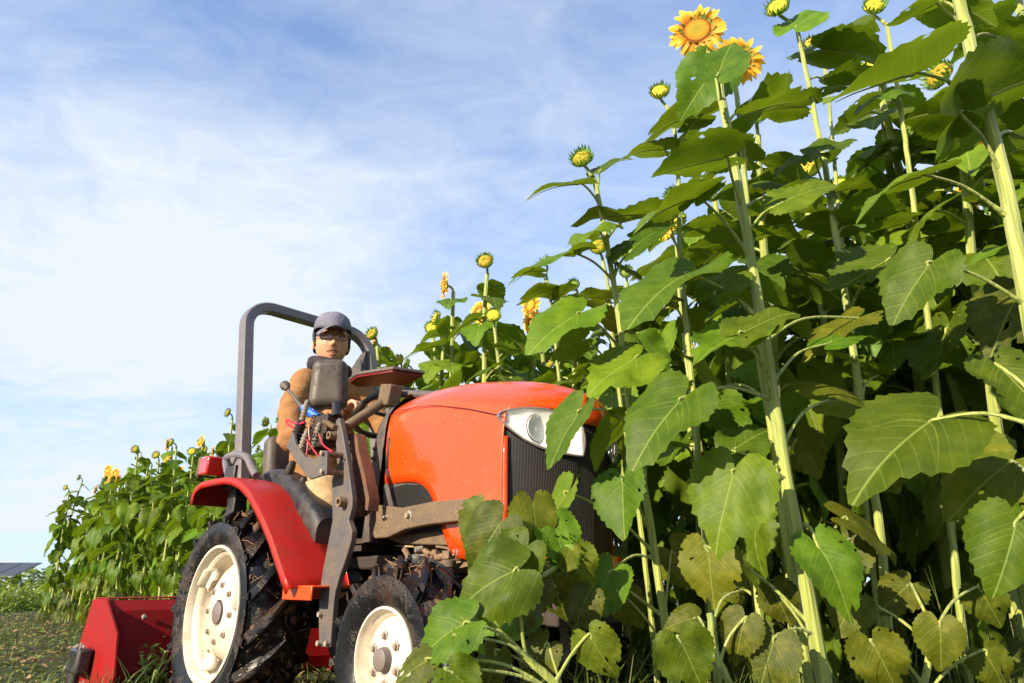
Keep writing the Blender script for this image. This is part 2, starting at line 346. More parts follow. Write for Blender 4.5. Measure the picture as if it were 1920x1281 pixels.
def petalmat():
    m, t, p, o = mat('yellow_petal'); c = N(t, 'ShaderNodeTexCoord'); s = N(t, 'ShaderNodeSeparateXYZ'); t.links.new(c.outputs['UV'], s.inputs[0])
    col = ramp(t, s.outputs[1], [(0.0, (.75, .18, .01)), (.4, (.88, .42, .015)), (1.0, (.95, .68, .05))])
    st = N(t, 'ShaderNodeTexNoise', i_Scale=30., i_Detail=3.); mp = N(t, 'ShaderNodeMapping'); mp.inputs['Scale'].default_value = (3, .2, 1); t.links.new(c.outputs['UV'], mp.inputs[0]); t.links.new(mp.outputs[0], st.inputs[0])
    col = mixc(t, 1.0, col, ramp(t, st.outputs[0], [(.3, .85), (.7, 1.08)]), 'MULTIPLY')
    t.links.new(col, p.inputs['Base Color']); p.inputs['Roughness'].default_value = .6
    tb = N(t, 'ShaderNodeBsdfTranslucent'); t.links.new(col, tb.inputs[0]); mx = N(t, 'ShaderNodeMixShader', i_Fac=.35)
    t.links.new(p.outputs[0], mx.inputs[1]); t.links.new(tb.outputs[0], mx.inputs[2]); t.links.new(mx.outputs[0], o.inputs[0]); return m
M['petal'] = petalmat()
M['floret'] = leafmat('yellow_floret', (.70, .55, .05), (.85, .68, .08), (.9, .8, .1))
def discmat():
    m, t, p, o = mat('flower_disc'); c = N(t, 'ShaderNodeTexCoord'); s = N(t, 'ShaderNodeVectorMath', operation='LENGTH'); t.links.new(c.outputs['UV'], s.inputs[0])
    col = ramp(t, s.outputs['Value'], [(0.0, (.62, .50, .04)), (.5, (.85, .55, .03)), (.74, (.86, .42, .015)), (.84, (.40, .09, .008)), (1.0, (.75, .25, .01))])
    v = N(t, 'ShaderNodeTexVoronoi', i_Scale=34.); t.links.new(c.outputs['UV'], v.inputs[0])
    t.links.new(mixc(t, 1.0, col, ramp(t, v.outputs['Distance'], [(.1, 1.1), (.8, .7)]), 'MULTIPLY'), p.inputs['Base Color']); p.inputs['Roughness'].default_value = .8
    bp = N(t, 'ShaderNodeBump', i_Strength=1., i_Distance=.004, invert=True); t.links.new(v.outputs['Distance'], bp.inputs['Height']); t.links.new(bp.outputs[0], p.inputs['Normal']); return m
M['disc'] = discmat()
# ------------------------------------------------------------------ ground
def gz(x, y):
    return .022 * noise.noise(Vector((x * .9, y * .9, 1.3))) + .018 * noise.noise(Vector((x * 3.1, y * 3.1, 4.))) + .012 * noise.noise(Vector((x * 9, y * 9, 2.)))
def groundmat():
    m, t, p, o = mat('mown_earth'); c = N(t, 'ShaderNodeTexCoord')
    a = N(t, 'ShaderNodeTexNoise', i_Scale=.8, i_Detail=9., i_Roughness=.7); t.links.new(c.outputs['Object'], a.inputs[0])
    b = N(t, 'ShaderNodeTexNoise', i_Scale=22., i_Detail=8., i_Roughness=.75); t.links.new(c.outputs['Object'], b.inputs[0])
    col = mixc(t, ramp(t, b.outputs[0], [(.35, 0.0), (.65, 1.0)]), (.020, .011, .005), (.055, .030, .012))
    g = mixc(t, ramp(t, b.outputs[0], [(.35, 0.0), (.6, 1.0)]), (.018, .028, .003), (.055, .068, .007))
    t.links.new(mixc(t, ramp(t, a.outputs[0], [(.30, 0.0), (.50, 1.0)]), col, g), p.inputs['Base Color']); p.inputs['Roughness'].default_value = .95
    bp = N(t, 'ShaderNodeBump', i_Strength=1., i_Distance=.03); t.links.new(b.outputs[0], bp.inputs['Height']); t.links.new(bp.outputs[0], p.inputs['Normal']); return m
M['ground'] = groundmat()
xs = [-400, -150, -60, -25] + [-12 + .12 * i for i in range(142)] + [8, 20, 60, 150, 400]
ys = [-60, -20, -6] + [-2 + .12 * i for i in range(118)] + [16, 25, 40, 70, 120, 300, 900]
g = MB(); g.grid([[Vector((x, y, gz(x, y) if abs(x) < 14 and -4 < y < 14 else 0)) for x in xs] for y in ys])
g.build('ground', M['ground'], sharp=0, kind='structure')

# ------------------------------------------------------------------ tractor
trac = thing('compact_tractor', 'small red compact tractor with grey roll bar, muddy tyres and cream wheels', 'tractor', TM)
def wheel(name, hub, rt, wt, rr, nl, side=-1, dish=.055, rear=True, seed=1):
    """side=-1: outer face looks to -y. hub is the centre of the outer rim face."""
    rr_ = random.Random(seed)
    e = bpy.data.objects.new(name, None); COL.objects.link(e); e.parent = trac; e.location = hub; e.empty_display_size = .05
    e.rotation_euler = (0, rr_.uniform(0, 1), 0) if side < 0 else (0, rr_.uniform(0, 1), math.pi)
    Y = Vector((0, 1, 0))          # inward
    hw = wt / 2
    # tyre casing: closed profile (radius, inward distance from the outer rim face)
    crown = lambda q: rt - .028 - (.035 if rear else .028) * abs(q) ** 2.6
    prof = [(rr - .006, .004), (rr + .012, -.006), (rr + (rt - rr) * .35, -.022), (rr + (rt - rr) * .62, -.018)]
    for i in range(9):
        q = -1 + 2 * i / 8; prof.append((crown(q), hw + q * hw * 1.04))
    prof += [(rr + (rt - rr) * .62, wt + .018), (rr + .012, wt + .006), (rr - .006, wt - .004), (rr - .02, hw)]
    b = MB(); b.lathe(prof, (0, 0, 0), (0, 1, 0), 72, closed=True)
    for k in range(nl * 2):
        sd_ = 1 if k % 2 else -1; a0 = 2 * math.pi * (k / (2 * nl)) + rr_.uniform(-.01, .01)
        sweep = .42 if rear else .46; wd = .085 if rear else .100
        top = []; bot = []
        for i in range(7):
            f = i / 6; q = sd_ * (1.08 - f * 1.14)
            a = a0 + f * sweep; hgt = crown(min(1.04, abs(q))) + .034
            yy = hw + q * hw * 1.02
            w0 = wd * (1.25 - .45 * f)
            ring = []
            for da, hh in ((-w0 / 2 - .03, hgt - .05), (-w0 / 2 - .004, hgt - .006), (-w0 / 2 + .012, hgt), (w0 / 2 - .012, hgt), (w0 / 2 + .004, hgt - .006), (w0 / 2 + .03, hgt - .05)):
                ring.append(Vector((math.cos(a + da) * hh, yy, math.sin(a + da) * hh)))
            top.append(ring)
        b.grid(top)
        for r_ in (top[0], top[-1]): b.add(r_, [(0, 1, 2, 3, 4, 5)])
        r0 = []
        for j in range(4):   # shoulder block running down the sidewall
            hh = crown(1.0) + .032 - j * .020; da = .062 if rear else .075
            yy = hw + sd_ * (hw * 1.06 + .016 - .003 * j)
            r0.append([Vector((math.cos(a0 + s_ * da * .6) * hh, yy + e_ * sd_, math.sin(a0 + s_ * da * .6) * hh)) for s_, e_ in ((-1, -.03), (-.9, 0), (.9, 0), (1, -.03))])
        b.grid(r0)
    ty = b.build('tyre', M['rubber'], e, sharp=50)
    # rim
    if rear:
        pr = [(rr - .004, .022), (rr + .004, .004), (rr + .002, -.006), (rr - .008, -.007), (rr - .014, .004), (rr - .018, .022), (rr - .034, .030), (rr - .040, .048), (rr - .040, .072),
              (rr - .052, .084), (rr - .054, .125), (rr - .060, dish + .035), (rr - .075, dish + .04), (rr - .082, dish + .012), (.125, dish - .02), (.075, dish - .028), (.05, dish - .028), (.048, dish + .03), (.0, dish + .03)]
    else:
        pr = [(rr - .004, .018), (rr + .003, .003), (rr + .001, -.005), (rr - .006, -.006), (rr - .010, .003), (rr - .014, .018), (rr - .022, .024), (rr - .026, .036), (rr - .030, .036), (rr - .036, .022), (.085, .012), (.062, .008), (.034, .008), (.033, .02), (0, .02)]
    b = MB(); b.lathe(pr, (0, 0, 0), (0, 1, 0), 64); rim = b.build('rim', M['cream'], e, sharp=50)
    bb = MB(); bb.lathe([(0, -.012), (.008, -.012), (.0095, -.009), (.0095, -.004), (.014, -.003), (.014, 0)], (0, 0, 0), (0, 1, 0), 6); bm_ = bb.mesh('bolt', M['bolt'], 20)
    nb, rb, off = (8, .105, dish - .024) if rear else (6, .064, .008)
    for i in range(nb):
        a = 2 * math.pi * i / nb + .2; inst('bolt', bm_, e, Matrix.Translation((rb * math.cos(a), off, rb * math.sin(a))))
    hb = MB()
    if rear: hb.lathe([(0, dish - .040), (.03, dish - .040), (.042, dish - .034), (.045, dish), (.046, dish + .03)], (0, 0, 0), (0, 1, 0), 24)
    else: hb.lathe([(0, -.018), (.024, -.018), (.031, -.014), (.033, -.004), (.034, .01)], (0, 0, 0), (0, 1, 0), 24)
    hb.build('hub', M['hubgrey'], e)
    if rear:                      # clamp lugs of the disc
        for i in range(3):
            a = 2 * math.pi * i / 3 + .55; c_ = Vector((math.cos(a), 0, math.sin(a))); t_ = Vector((-math.sin(a), 0, math.cos(a)))
            b = MB(); rows = []
            for f, w_, h_ in ((.150, .034, dish - .028), (rr - .082, .046, dish - .018), (rr - .058, .050, dish - .028), (rr - .054, .050, dish - .060)):
                rows.append([c_ * f + t_ * w_ * s_ + Vector((0, h_ + (0 if abs(s_) < 1 else .016), 0)) for s_ in (-1, -.75, .75, 1)])
            b.grid(rows); o_ = b.build('clamp_lug', M['cream'], e, sharp=25)
            sm = o_.modifiers.new('th', 'SOLIDIFY'); sm.thickness = .006
    else:
        b = MB(); b.tube([(.085, .012, -.05), (.09, -.004, -.053), (.096, -.02, -.056)], .004, 6); b.build('valve', M['black'], e)
    # mud clods and straw caught on the tread
    b = MB(); s = MB()
    for _ in range(260 if rear else 200):
        a = rr_.uniform(0, 6.283); q = rr_.gauss(.1, .5); q = max(-1, min(1, q)); r_ = crown(q) + rr_.uniform(-.006, .004)
        c_ = Vector((math.cos(a) * r_, hw + q * hw, math.sin(a) * r_)); z = rr_.uniform(.006, .022 if rear else .016)
        b.ball(c_, (z * rr_.uniform(.6, 1.5), z * rr_.uniform(.7, 1.6), z * rr_.uniform(.6, 1.2)), 6)
    for _ in range(230 if rear else 150):
        a = rr_.uniform(0, 6.283); q = rr_.uniform(-1, 1); r_ = crown(q) + rr_.uniform(.0, .012)
        c_ = Vector((math.cos(a) * r_, hw + q * hw, math.sin(a) * r_)); d_ = Vector((rr_.gauss(0, 1), rr_.gauss(0, 1), rr_.gauss(0, 1))).normalized() * rr_.uniform(.015, .045)
        s.tube([c_ - d_, c_ + Vector((0, 0, rr_.uniform(0, .01))), c_ + d_], .0012, 4)
    for v in b.v:
        v += Vector((noise.noise(v * 60), noise.noise(v * 60 + Vector((5, 0, 0))), noise.noise(v * 60 + Vector((0, 7, 0))))) * .008
    b.build('mud', M['mud'], e, sharp=0, kind='stuff'); s.build('straw', M['straw'], e, kind='stuff')
    return e
wheel('rear_wheel', (0, -.484, .366), .405, .235, .257, 15, seed=3)
wheel('rear_wheel', (0, .484, .366), .405, .235, .257, 15, side=1, seed=4)
wheel('front_wheel', (1.10, -.415, .272), .285, .150, .142, 13, rear=False, seed=5)
wheel('front_wheel', (1.10, .415, .272), .285, .150, .142, 13, side=1, rear=False, seed=6)
# chassis
b = MB(); b.box((.35, 0, .42), (1.1, .20, .20)); b.box((1.1, 0, .46), (.62, .18, .16)); b.lathe([(.05, -.42), (.06, -.30), (.075, -.2), (.075, .2), (.06, .3), (.05, .42)], (0, 0, .366), (0, 1, 0), 16)
b.lathe([(.04, -.32), (.045, -.22), (.06, -.1), (.09, 0), (.06, .1), (.045, .22), (.04, .32)], (1.10, 0, .30), (0, 1, 0), 16)
b.box((.0, 0, .62), (.34, .46, .28)); b.box((.55, 0, .55), (.5, .4, .05))
b.build('chassis', M['dark'], trac, bevel=.01)
b = MB(); b.box((1.12, 0, .68), (.52, .30, .34)); b.box((1.28, 0, .70), (.12, .36, .36)); b.lathe([(.05, 0), (.05, .03)], (1.1, -.18, .6), (0, -1, 0), 20); b.build('engine_block', M['engine'], trac, bevel=.01)

# ---- hood
BW = .262
HS = [(.790, .238, 1.075, 1.180, .815), (.80, .243, 1.078, 1.186, .815), (.90, .248, 1.085, 1.192, .815), (1.00, .253, 1.082, 1.190, .808), (1.07, .257, 1.074, 1.184, .780), (1.12, .259, 1.066, 1.176, .715),
      (1.16, .260, 1.058, 1.168, .640), (1.20, .261, 1.048, 1.158, .555), (1.28, .262, 1.030, 1.137, .545), (1.34, .262, 1.012, 1.108, .545), (1.39, .261, .998, 1.072, .545), (1.415, .260, .990, 1.040, .545), (1.427, .259, .984, 1.008, .545)]
def bow(x): f = max(0, min(1, (x - .95) / .475)); return .175 * f * f
def edge_z(y): y = abs(y); return .938 if y < .07 else min(.984, .938 + (y - .07) * .62)
rows = []
for x, w, zs, zr, zb in HS:
    r_ = []
    side = [(-w + .0, zb), (-w - .004, zb + (zs - zb) * .25), (-w - .006, zb + (zs - zb) * .5), (-w - .004, zb + (zs - zb) * .78), (-w + .004, zs - .012), (-w + .007, zs), (-w + .022, zs + .026)]
    topp = []
    for i in range(1, 12):
        q = -1 + i / 6; yy = q * (w - .03)
        topp.append((yy, zs + .03 + (zr - zs - .03) * (1 - abs(q) ** 2.3)))
    full = side + topp + [(-y_, z_) for y_, z_ in side[::-1]]
    for y_, z_ in full:
        r_.append(Vector((x + bow(x) * (1 - min(1, abs(y_) / w) ** 2), y_, z_)))
    rows.append(r_)
# hood lip: last ring folds down a little over the nose
last = rows[-1]; lip = [Vector((p.x + .006, p.y * .995, (edge_z(p.y) + .004 if p.z > .975 else p.z))) for p in last]
rows.append(lip)
b = MB(); b.grid(rows); hood = b.build('hood', M['red'], trac, sharp=32)
sm = hood.modifiers.new('solid', 'SOLIDIFY'); sm.thickness = .008; sm.offset = -1
ss = hood.modifiers.new('sub', 'SUBSURF'); ss.levels = 1; ss.render_levels = 1
hood.modifiers.move(1, 0)
# seam between bonnet top and side panel
seam = [Vector((x + bow(x) * 0, -w + .001, zs - .004 - (x - .8) * .03)) for x, w, zs, zr, zb in HS[1:-1]]
b = MB(); b.tube([p + Vector((0, -.004, 0)) for p in seam], .0016, 6); b.build('seam', M['black'], trac)
b = MB(); b.box((.815, -.2495, .93), (.010, .008, .115)); b.build('side_trim', M['black'], trac, bevel=.002)
def nose(y, x0=1.425, k=.175): return x0 + k * (1 - min(1, abs(y) / .262) ** 2)
LAMP = [(-.268, .970, .958), (-.26, .978, .94), (-.24, .983, .912), (-.22, .986, .889), (-.195, .985, .870), (-.17, .982, .857), (-.135, .971, .847), (-.11, .955, .843), (-.09, .945, .841), (-.075, .935, .842)]
def lampz(y):
    y = -abs(y)
    if y > -.072: return .945
    for (a0, _, b0), (a1, _, b1) in zip(LAMP, LAMP[1:]):
        if a0 <= y <= a1: return b0 + (b1 - b0) * (y - a0) / (a1 - a0) + .003
    return .90
# front grille (bowed sheet with punched holes)
def bowed(y0, y1, z0, z1, off, n=40, nz=6, cell=.0062):
    b = MB(); b.uv = []; rows = []
    for i in range(nz + 1):
        r_ = []
        for j in range(n + 1):
            y = y0 + (y1 - y0) * j / n; zt_ = lampz(y); z = z0 + (zt_ - z0) * i / nz; r_.append(Vector((nose(y) + off - .02 * (1 - i / nz), y, z))); b.uv.append((y / cell + (0), z / cell))
        rows.append(r_)
    b.grid(rows); return b
gr = bowed(-.255, .255, .555, .955, -.012).build('front_grille', M['grille'], trac, sharp=0)
# hood corner post, lower bar, bumper
b = MB(); b.grid([[Vector((nose(y) + .004, y, z)) for y in (-.262, -.250)] for z in (.55, .7, .85, .90)]); b.grid([[Vector((nose(y) + .004, y, z)) for y in (.250, .262)] for z in (.55, .7, .85, .90)])
o_ = b.build('nose_edge', M['red'], trac); o_.modifiers.new('s', 'SOLIDIFY').thickness = .01
b = MB(); b.grid([[Vector((nose(y) + .012 + a_, y, z)) for y in [-.262 + .524 * i / 20 for i in range(21)]] for a_, z in ((-.05, .560), (0, .555), (.004, .52), (-.05, .515))])
b.build('nose_bar', M['red'], trac)
b = MB(); b.box((1.58, 0, .43), (.05, .44, .12)); b.box((1.43, -.17, .43), (.34, .02, .12)); b.box((1.43, .17, .43), (.34, .02, .12)); b.build('front_weight_bracket', M['dark'], trac, bevel=.006)
# headlights
for sgn in (-1, 1):
    e = bpy.data.objects.new('headlight', None); COL.objects.link(e); e.parent = trac; e.empty_display_size = .05
    top = [(y, zt) for y, zt, zb in LAMP]; bot = [(y, zb) for y, zt, zb in LAMP]
    def surfx(y): return nose(y) if abs(y) <= .262 else 1.41
    rows = []; inner = []; mid_ = []
    for k in range(7):
        f = k / 6; rw = []; iw = []
        for (y, zt), (_, zb) in zip(top, bot):
            z = zb + (zt - zb) * f; bul = math.sin(math.pi * f) * .010
            rw.append(Vector((surfx(y) + .012 + bul, y * -sgn, z))); dd = .040 * math.sin(math.pi * f) ** .5 * max(0, math.sin(math.pi * (y + .268) / .193)) ** .5 if 0 < k < 6 else 0
            iw.append(Vector((surfx(y) + .006 - dd, y * -sgn, z)))
        rows.append(rw); inner.append(iw)
    b = MB(); b.grid(inner); b.build('reflector', M['chrome'], e, sharp=60)
    b = MB(); b.grid(rows); o_ = b.build('lens', M['glass'], e, sharp=0); so_ = o_.modifiers.new('s', 'SOLIDIFY'); so_.thickness = .003; so_.offset = -1
    b = MB(); ring = [p for p in rows[0]] + [rw[-1] for rw in rows] + rows[-1][::-1] + [rw[0] for rw in rows[::-1]]
    b.tube([p - Vector((.004, 0, 0)) for p in ring] + [ring[0] - Vector((.004, 0, 0))], .0035, 6); b.build('lamp_frame', M['hubgrey'], e)
    for yy, rr_ in ((-.185, .042), (-.115, .040)):
        b = MB(); b.lathe([(rr_, .0), (rr_ * .96, .006), (rr_ * .9, .0), (rr_ * .5, -.016), (.008, -.022), (.007, 0), (0, .002)], (nose(yy) - .012, yy * -sgn, .925 if yy < -.15 else .900), (1, 0, 0), 20); bw_ = b.build('bulb_bowl', M['chrome'], e)
        b = MB(); b.tube([(nose(yy) - .010, yy * -sgn + rr_ * math.cos(i / 24 * 6.2832), (.925 if yy < -.15 else .900) + rr_ * math.sin(i / 24 * 6.2832)) for i in range(25)], .0022, 6, cap=False); b.build('bezel', M['hubgrey'], bw_)
# side vent with its mesh, lower engine side cover
ve = Ly([(718, 912), (724, 905), (740, 902), (790, 901), (822, 908), (836, 922), (848, 945), (850, 960), (718, 960)], -.243)
b = MB(); b.prism(ve, (0, .03, 0)); b.build('side_vent', M['cowl'], trac, bevel=.004)
vi = Ly([(731, 916), (760, 908), (800, 910), (826, 920), (834, 935), (838, 948), (745, 952), (733, 930)], -.2475)
b = MB(); b.prism(vi, (0, .003, 0)); b.uv = [((p.x + p.z) / .0065, (p.z - p.x) / .0065) for p in b.v]; b.build('vent_mesh', M['grille'], trac, smooth=False)
lo = Ly([(715, 960), (880, 955), (872, 1024), (752, 1020), (700, 1000)], -.232)
b = MB(); b.prism(lo, (0, .03, 0)); b.build('lower_side_cover', M['dust_steel'], trac, bevel=.004)
lm = Ly([(752, 985), (868, 966), (862, 996), (760, 1002)], -.236)
b = MB(); b.prism(lm, (0, .003, 0)); b.uv = [((p.x + p.z) / .0065, (p.z - p.x) / .0065) for p in b.v]; b.build('vent_mesh', M['grille'], trac, smooth=False)
# loader sub-frame beam
be = Ly([(703, 946), (752, 952), (812, 940), (878, 934), (877, 975), (800, 984), (760, 992), (726, 1008), (700, 1010), (690, 985)], -.300)
b = MB(); b.prism(be, (0, .035, 0)); beam = b.build('loader_beam', M['dust_steel'], trac, bevel=.004)
for (u, v), r_ in (((767, 967), .016), ((725, 970), .008), ((863, 960), .006)):
    b = MB(); c_ = Lp(u, v, 1, -.300); b.lathe([(0, -.014), (r_ * .55, -.014), (r_ * .65, -.010), (r_ * .65, -.003), (r_, -.002), (r_, .003)], c_, (0, 1, 0), 6 if r_ < .01 else 12); b.build('bolt', M['bolt'], beam)
# upright of the loader mount: front plate
ma = Ly([(636, 783), (643, 817), (650, 860), (660, 932), (660, 949), (653, 976), (660, 996), (658, 1014), (648, 1048), (636, 1082), (628, 1110), (625, 1130), (619, 1214), (598, 1213), (597, 1160), (599, 1112), (605, 1068), (617, 1008), (623, 976), (622, 900), (632, 875), (629, 825), (626, 812), (630, 787)], -.400)
b = MB(); b.prism(ma, (0, .022, 0)); mast = b.build('loader_mast', M['steel'], trac, bevel=.003)
for u, v, r_ in ((647, 942, .017), (628, 818, .015)):
    b = MB(); c_ = Lp(u, v, 1, -.400); b.lathe([(r_ * .6, .002), (r_ * .6, -.028), (r_, -.028), (r_, -.014), (r_ * 1.05, -.012), (r_ * 1.05, .002)], c_, (0, 1, 0), 16, closed=True); b.build('pin_sleeve', M['engine'], mast)
for u, v in ((603, 1152), (601, 1206), (616, 1206)):
    b = MB(); c_ = Lp(u, v, 1, -.400); b.lathe([(0, -.014), (.009, -.014), (.010, 0)], c_, (0, 1, 0), 6); b.build('bolt', M['bolt'], mast)
# rusty channel behind it
ch = Ly([(640, 815), (664, 812), (669, 820), (672, 845), (682, 885), (692, 935), (689, 958), (678, 968), (655, 966), (655, 930)], -.330)
b = MB(); b.prism(ch, (0, .02, 0)); rc = b.build('loader_channel', M['rust'], trac, bevel=.003)
fl = Ly([(664, 812), (669, 820), (672, 845), (682, 885), (692, 935), (689, 958), (684, 956), (685, 936), (676, 888), (666, 848), (664, 822)], -.372)
b = MB(); b.prism(fl, (0, .044, 0)); b.build('flange', M['rust'], rc, bevel=.002)
for u, v in ((653, 836), (683, 940), (677, 955)):
    b = MB(); b.lathe([(.004, 0), (.009, 0), (.009, -.006), (.004, -.006)], Lp(u, v, 1, -.330), (0, 1, 0), 12, closed=True); b.build('bolt_hole', M['engine'], rc)
# bracket plate carrying the couplers
bp_ = Ly([(547, 811), (550.5, 813.5), (554, 832), (572, 857.5), (590, 860), (604, 850), (610, 844), (613, 849), (612, 889), (580.5, 899), (572, 889), (556, 868), (537.5, 838)], -.470)
b = MB(); b.prism(bp_, (0, .012, 0)); brk = b.build('coupler_bracket', M['steel'], trac, bevel=.002)
for u, v in ((607, 850), (607, 884)):
    c_ = Lp(u, v, 1, -.470); b = MB(); b.tube([c_ + Vector((0, .01, 0)), c_ + Vector((.01, .10, 0))], .011, 12); b.build('spacer', M['engine'], brk)
    b = MB(); b.lathe([(0, -.012), (.009, -.012), (.010, 0)], c_, (0, 1, 0), 6); b.build('bolt', M['bolt'], brk)
def coupler(p0, p1, r, y=-.44, m='bolt', name='hydraulic_coupler'):
    a = Lp(*p0, 1, y); c_ = Lp(*p1, 1, y); d = (c_ - a); L_ = d.length; k = max(5, int(L_ / .0065)); prof = [(0, 0)]
    for i in range(k):
        f0 = i / k * L_; w_ = L_ / k; rr_ = r * (1 if i % 2 else .78) * (.7 + .3 * min(1, i / 3))
        prof += [(rr_ * .8, f0), (rr_, f0 + w_ * .25), (rr_, f0 + w_ * .75), (rr_ * .8, f0 + w_)]
    prof += [(0, L_)]
    b = MB(); b.lathe(prof, a, d, 12); return b.build(name, M[m], trac, sharp=25)
coupler((577, 750), (566, 790), .013); coupler((567, 788), (553, 832), .024, m='black', name='coupler_boot')
coupler((577, 806), (562, 850), .014, -.455); coupler((600, 793), (586, 838), .014, -.42); coupler((590, 778), (583, 812), .013, -.40, 'engine')
coupler((607, 790), (628, 802), .012, -.41, 'engine')
b = MB()
for u0, v0, u1, v1, w_ in ((596, 800, 618, 838, .05), (580, 812, 604, 846, .04), (605, 785, 626, 815, .04)):
    a = Lp(u0, v0, 1, -.38); c_ = Lp(u1, v1, 1, -.38); b.box((a + c_) / 2, (abs(c_.x - a.x), .07, abs(a.z - c_.z)))
b.build('valve_block', M['dark'], trac, bevel=.005)
for pts in ([(575, 825), (584, 838), (597, 856)], [(598, 814), (606, 834), (623, 847)], [(577, 830), (576, 842), (574, 856)], [(580, 796), (579, 812), (581, 826)]):
    b = MB(); b.tube(spline([Lp(u, v, 1, -.455) for u, v in pts], 5), .0028, 6); b.build('wire', M['wire'], trac)
b = MB(); b.tube(spline([Lp(u, v, 1, -.45) for u, v in [(553, 803), (540, 796), (536, 789), (541, 788), (557, 795), (571, 792)]], 5), .0045, 6); b.build('trigger_loop', M['wire'], trac)
# control lever
e = bpy.data.objects.new('control_lever', None); COL.objects.link(e); e.parent = trac; e.empty_display_size = .05
b = MB(); b.tube([Lp(541, 732, 1, -.40), Lp(570, 768, 1, -.40)], .008, 10); b.build('rod', M['steel'], e)
b = MB(); b.tube([Lp(568, 764, 1, -.402), Lp(600, 786, 1, -.37)], .017, 10); b.build('sleeve', M['blue'], e, bevel=.003)
b = MB(); c_ = Lp(535, 724, 1, -.40); b.lathe([(0, -.028), (.014, -.024), (.021, -.012), (.022, 0), (.017, .014), (.010, .026), (.009, .034)], c_, Lp(570, 768, 1, -.40) - c_, 14); b.build('knob', M['cowl'], e)
# mirror on its post
e = bpy.data.objects.new('mirror', None); COL.objects.link(e); e.parent = trac; e.empty_display_size = .05
mc = Lp(617, 720, 1, -.37); d_ = (mc - TI @ CAM); yaw = math.atan2(-d_.y, -d_.x) - rad(8)
mr = Matrix.Rotation(yaw, 3, 'Z') @ Matrix.Rotation(rad(2), 3, 'X')
b = MB(); b.box(mc, (.075, .152, .210), mr); sh = b.build('shell', M['mirror_back'], e)
for v in sh.data.vertices:
    l = mr.inverted() @ (v.co - mc); f = (1.06 if l.z < 0 else .95) * (1.0 if l.x < 0 else .86); l.y *= f; l.z *= (1 if l.x < 0 else .92); v.co = mc + mr @ l
bv = sh.modifiers.new('bevel', 'BEVEL'); bv.width = .030; bv.segments = 5
b = MB(); b.tube([Lp(630, 757, 1, -.37), Lp(631, 782, 1, -.38)], [.016, .019], 12); b.build('post', M['black'], e)
b = MB(); b.box(mc + mr @ Vector((-.040, 0, 0)), (.004, .13, .19), mr); b.build('glass', M['chrome'], e, bevel=.002)
# tubes of the guard
b = MB(); b.tube([Lp(638, 808, 1, -.36), Lp(650, 800, 1, -.35), Lp(722, 752, 1, -.20)], .019, 14); b.build('support_tube', M['dust_steel'], trac)
b = MB(); b.box(Lp(731, 742, 1, -.19), (.075, .06, .085), Matrix.Rotation(.2, 3, 'Y')); b.build('tube_bracket', M['dust_steel'], trac, bevel=.006)
b = MB(); b.tube([Lp(744, 738, 1, -.12), Lp(826, 741, 1, -.12)], .016, 12); b.build('cross_tube', M['steel'], trac)
b = MB(); b.lathe([(0, 0), (.022, 0), (.022, .02), (.015, .028), (0, .028)], Lp(825, 745, 1, -.10), (0, 0, 1), 14); b.build('filler_cap', M['cowl'], trac, bevel=.002)
# flat tilted tray (second mirror lying back, the hood's red reflection painted on its underside)
tr_ = [Lp(u, v, 2, 1.36) for u, v in ((653, 716), (667, 705), (737, 694), (797, 703), (762, 721), (668, 724))]
b = MB(); b.prism([p + Vector((0, 0, .004)) for p in tr_], (0, 0, .016)); b.build('folded_mirror', M['cowl'], trac, bevel=.004)
b = MB(); cc = sum((Vector(p) for p in tr_), Vector()) / 6; b.prism([cc + (Vector(p) - cc) * .95 - Vector((0, 0, .006)) for p in tr_], (0, 0, .008)); b.build('mirror_face', surf('painted_hood_reflection', (.16, .008, .012), .35, bump=.02, spec=.2), trac)
# dark triangular guard beside the far roll-bar post
tg = Ly([(688, 657), (690, 700), (655, 708), (652, 700), (676, 664)], .20)
b = MB(); b.prism(tg, (0, .02, 0)); tgo = b.build('seat_guard', M['cowl'], trac, bevel=.004)
b = MB(); b.tube([Lp(686, 659, 1, .195), Lp(687, 700, 1, .195)], .004, 6); b.tube([Lp(674, 675, 1, .195), Lp(680, 690, 1, .195)], .003, 6); b.build('rib', M['black'], tgo)
# steering wheel and column
swc = Vector((.45, 0, 1.185)); swm = Matrix.Rotation(rad(-28), 3, "Y")
e = bpy.data.objects.new('steering_wheel', None); COL.objects.link(e); e.parent = trac; e.empty_display_size = .05
b = MB(); b.tube([swc + swm @ Vector((.162 * math.cos(i / 32 * 6.2832), .162 * math.sin(i / 32 * 6.2832), 0)) for i in range(33)], .014, 10, cap=False); b.build('wheel_rim', M['black'], e)
b = MB()
for k in range(3):
    a = k * 2.094 + .5; b.tube([swc + swm @ Vector((0, 0, -.02)), swc + swm @ Vector((.157 * math.cos(a), .157 * math.sin(a), 0))], .009, 8)
b.tube([swc + swm @ Vector((0, 0, -.04)), swc + swm @ Vector((0, 0, .015))], .03, 16); b.tube([swc + swm @ Vector((0, 0, -.03)), Vector((.66, 0, .95))], .022, 12); b.build('column', M['black'], e)
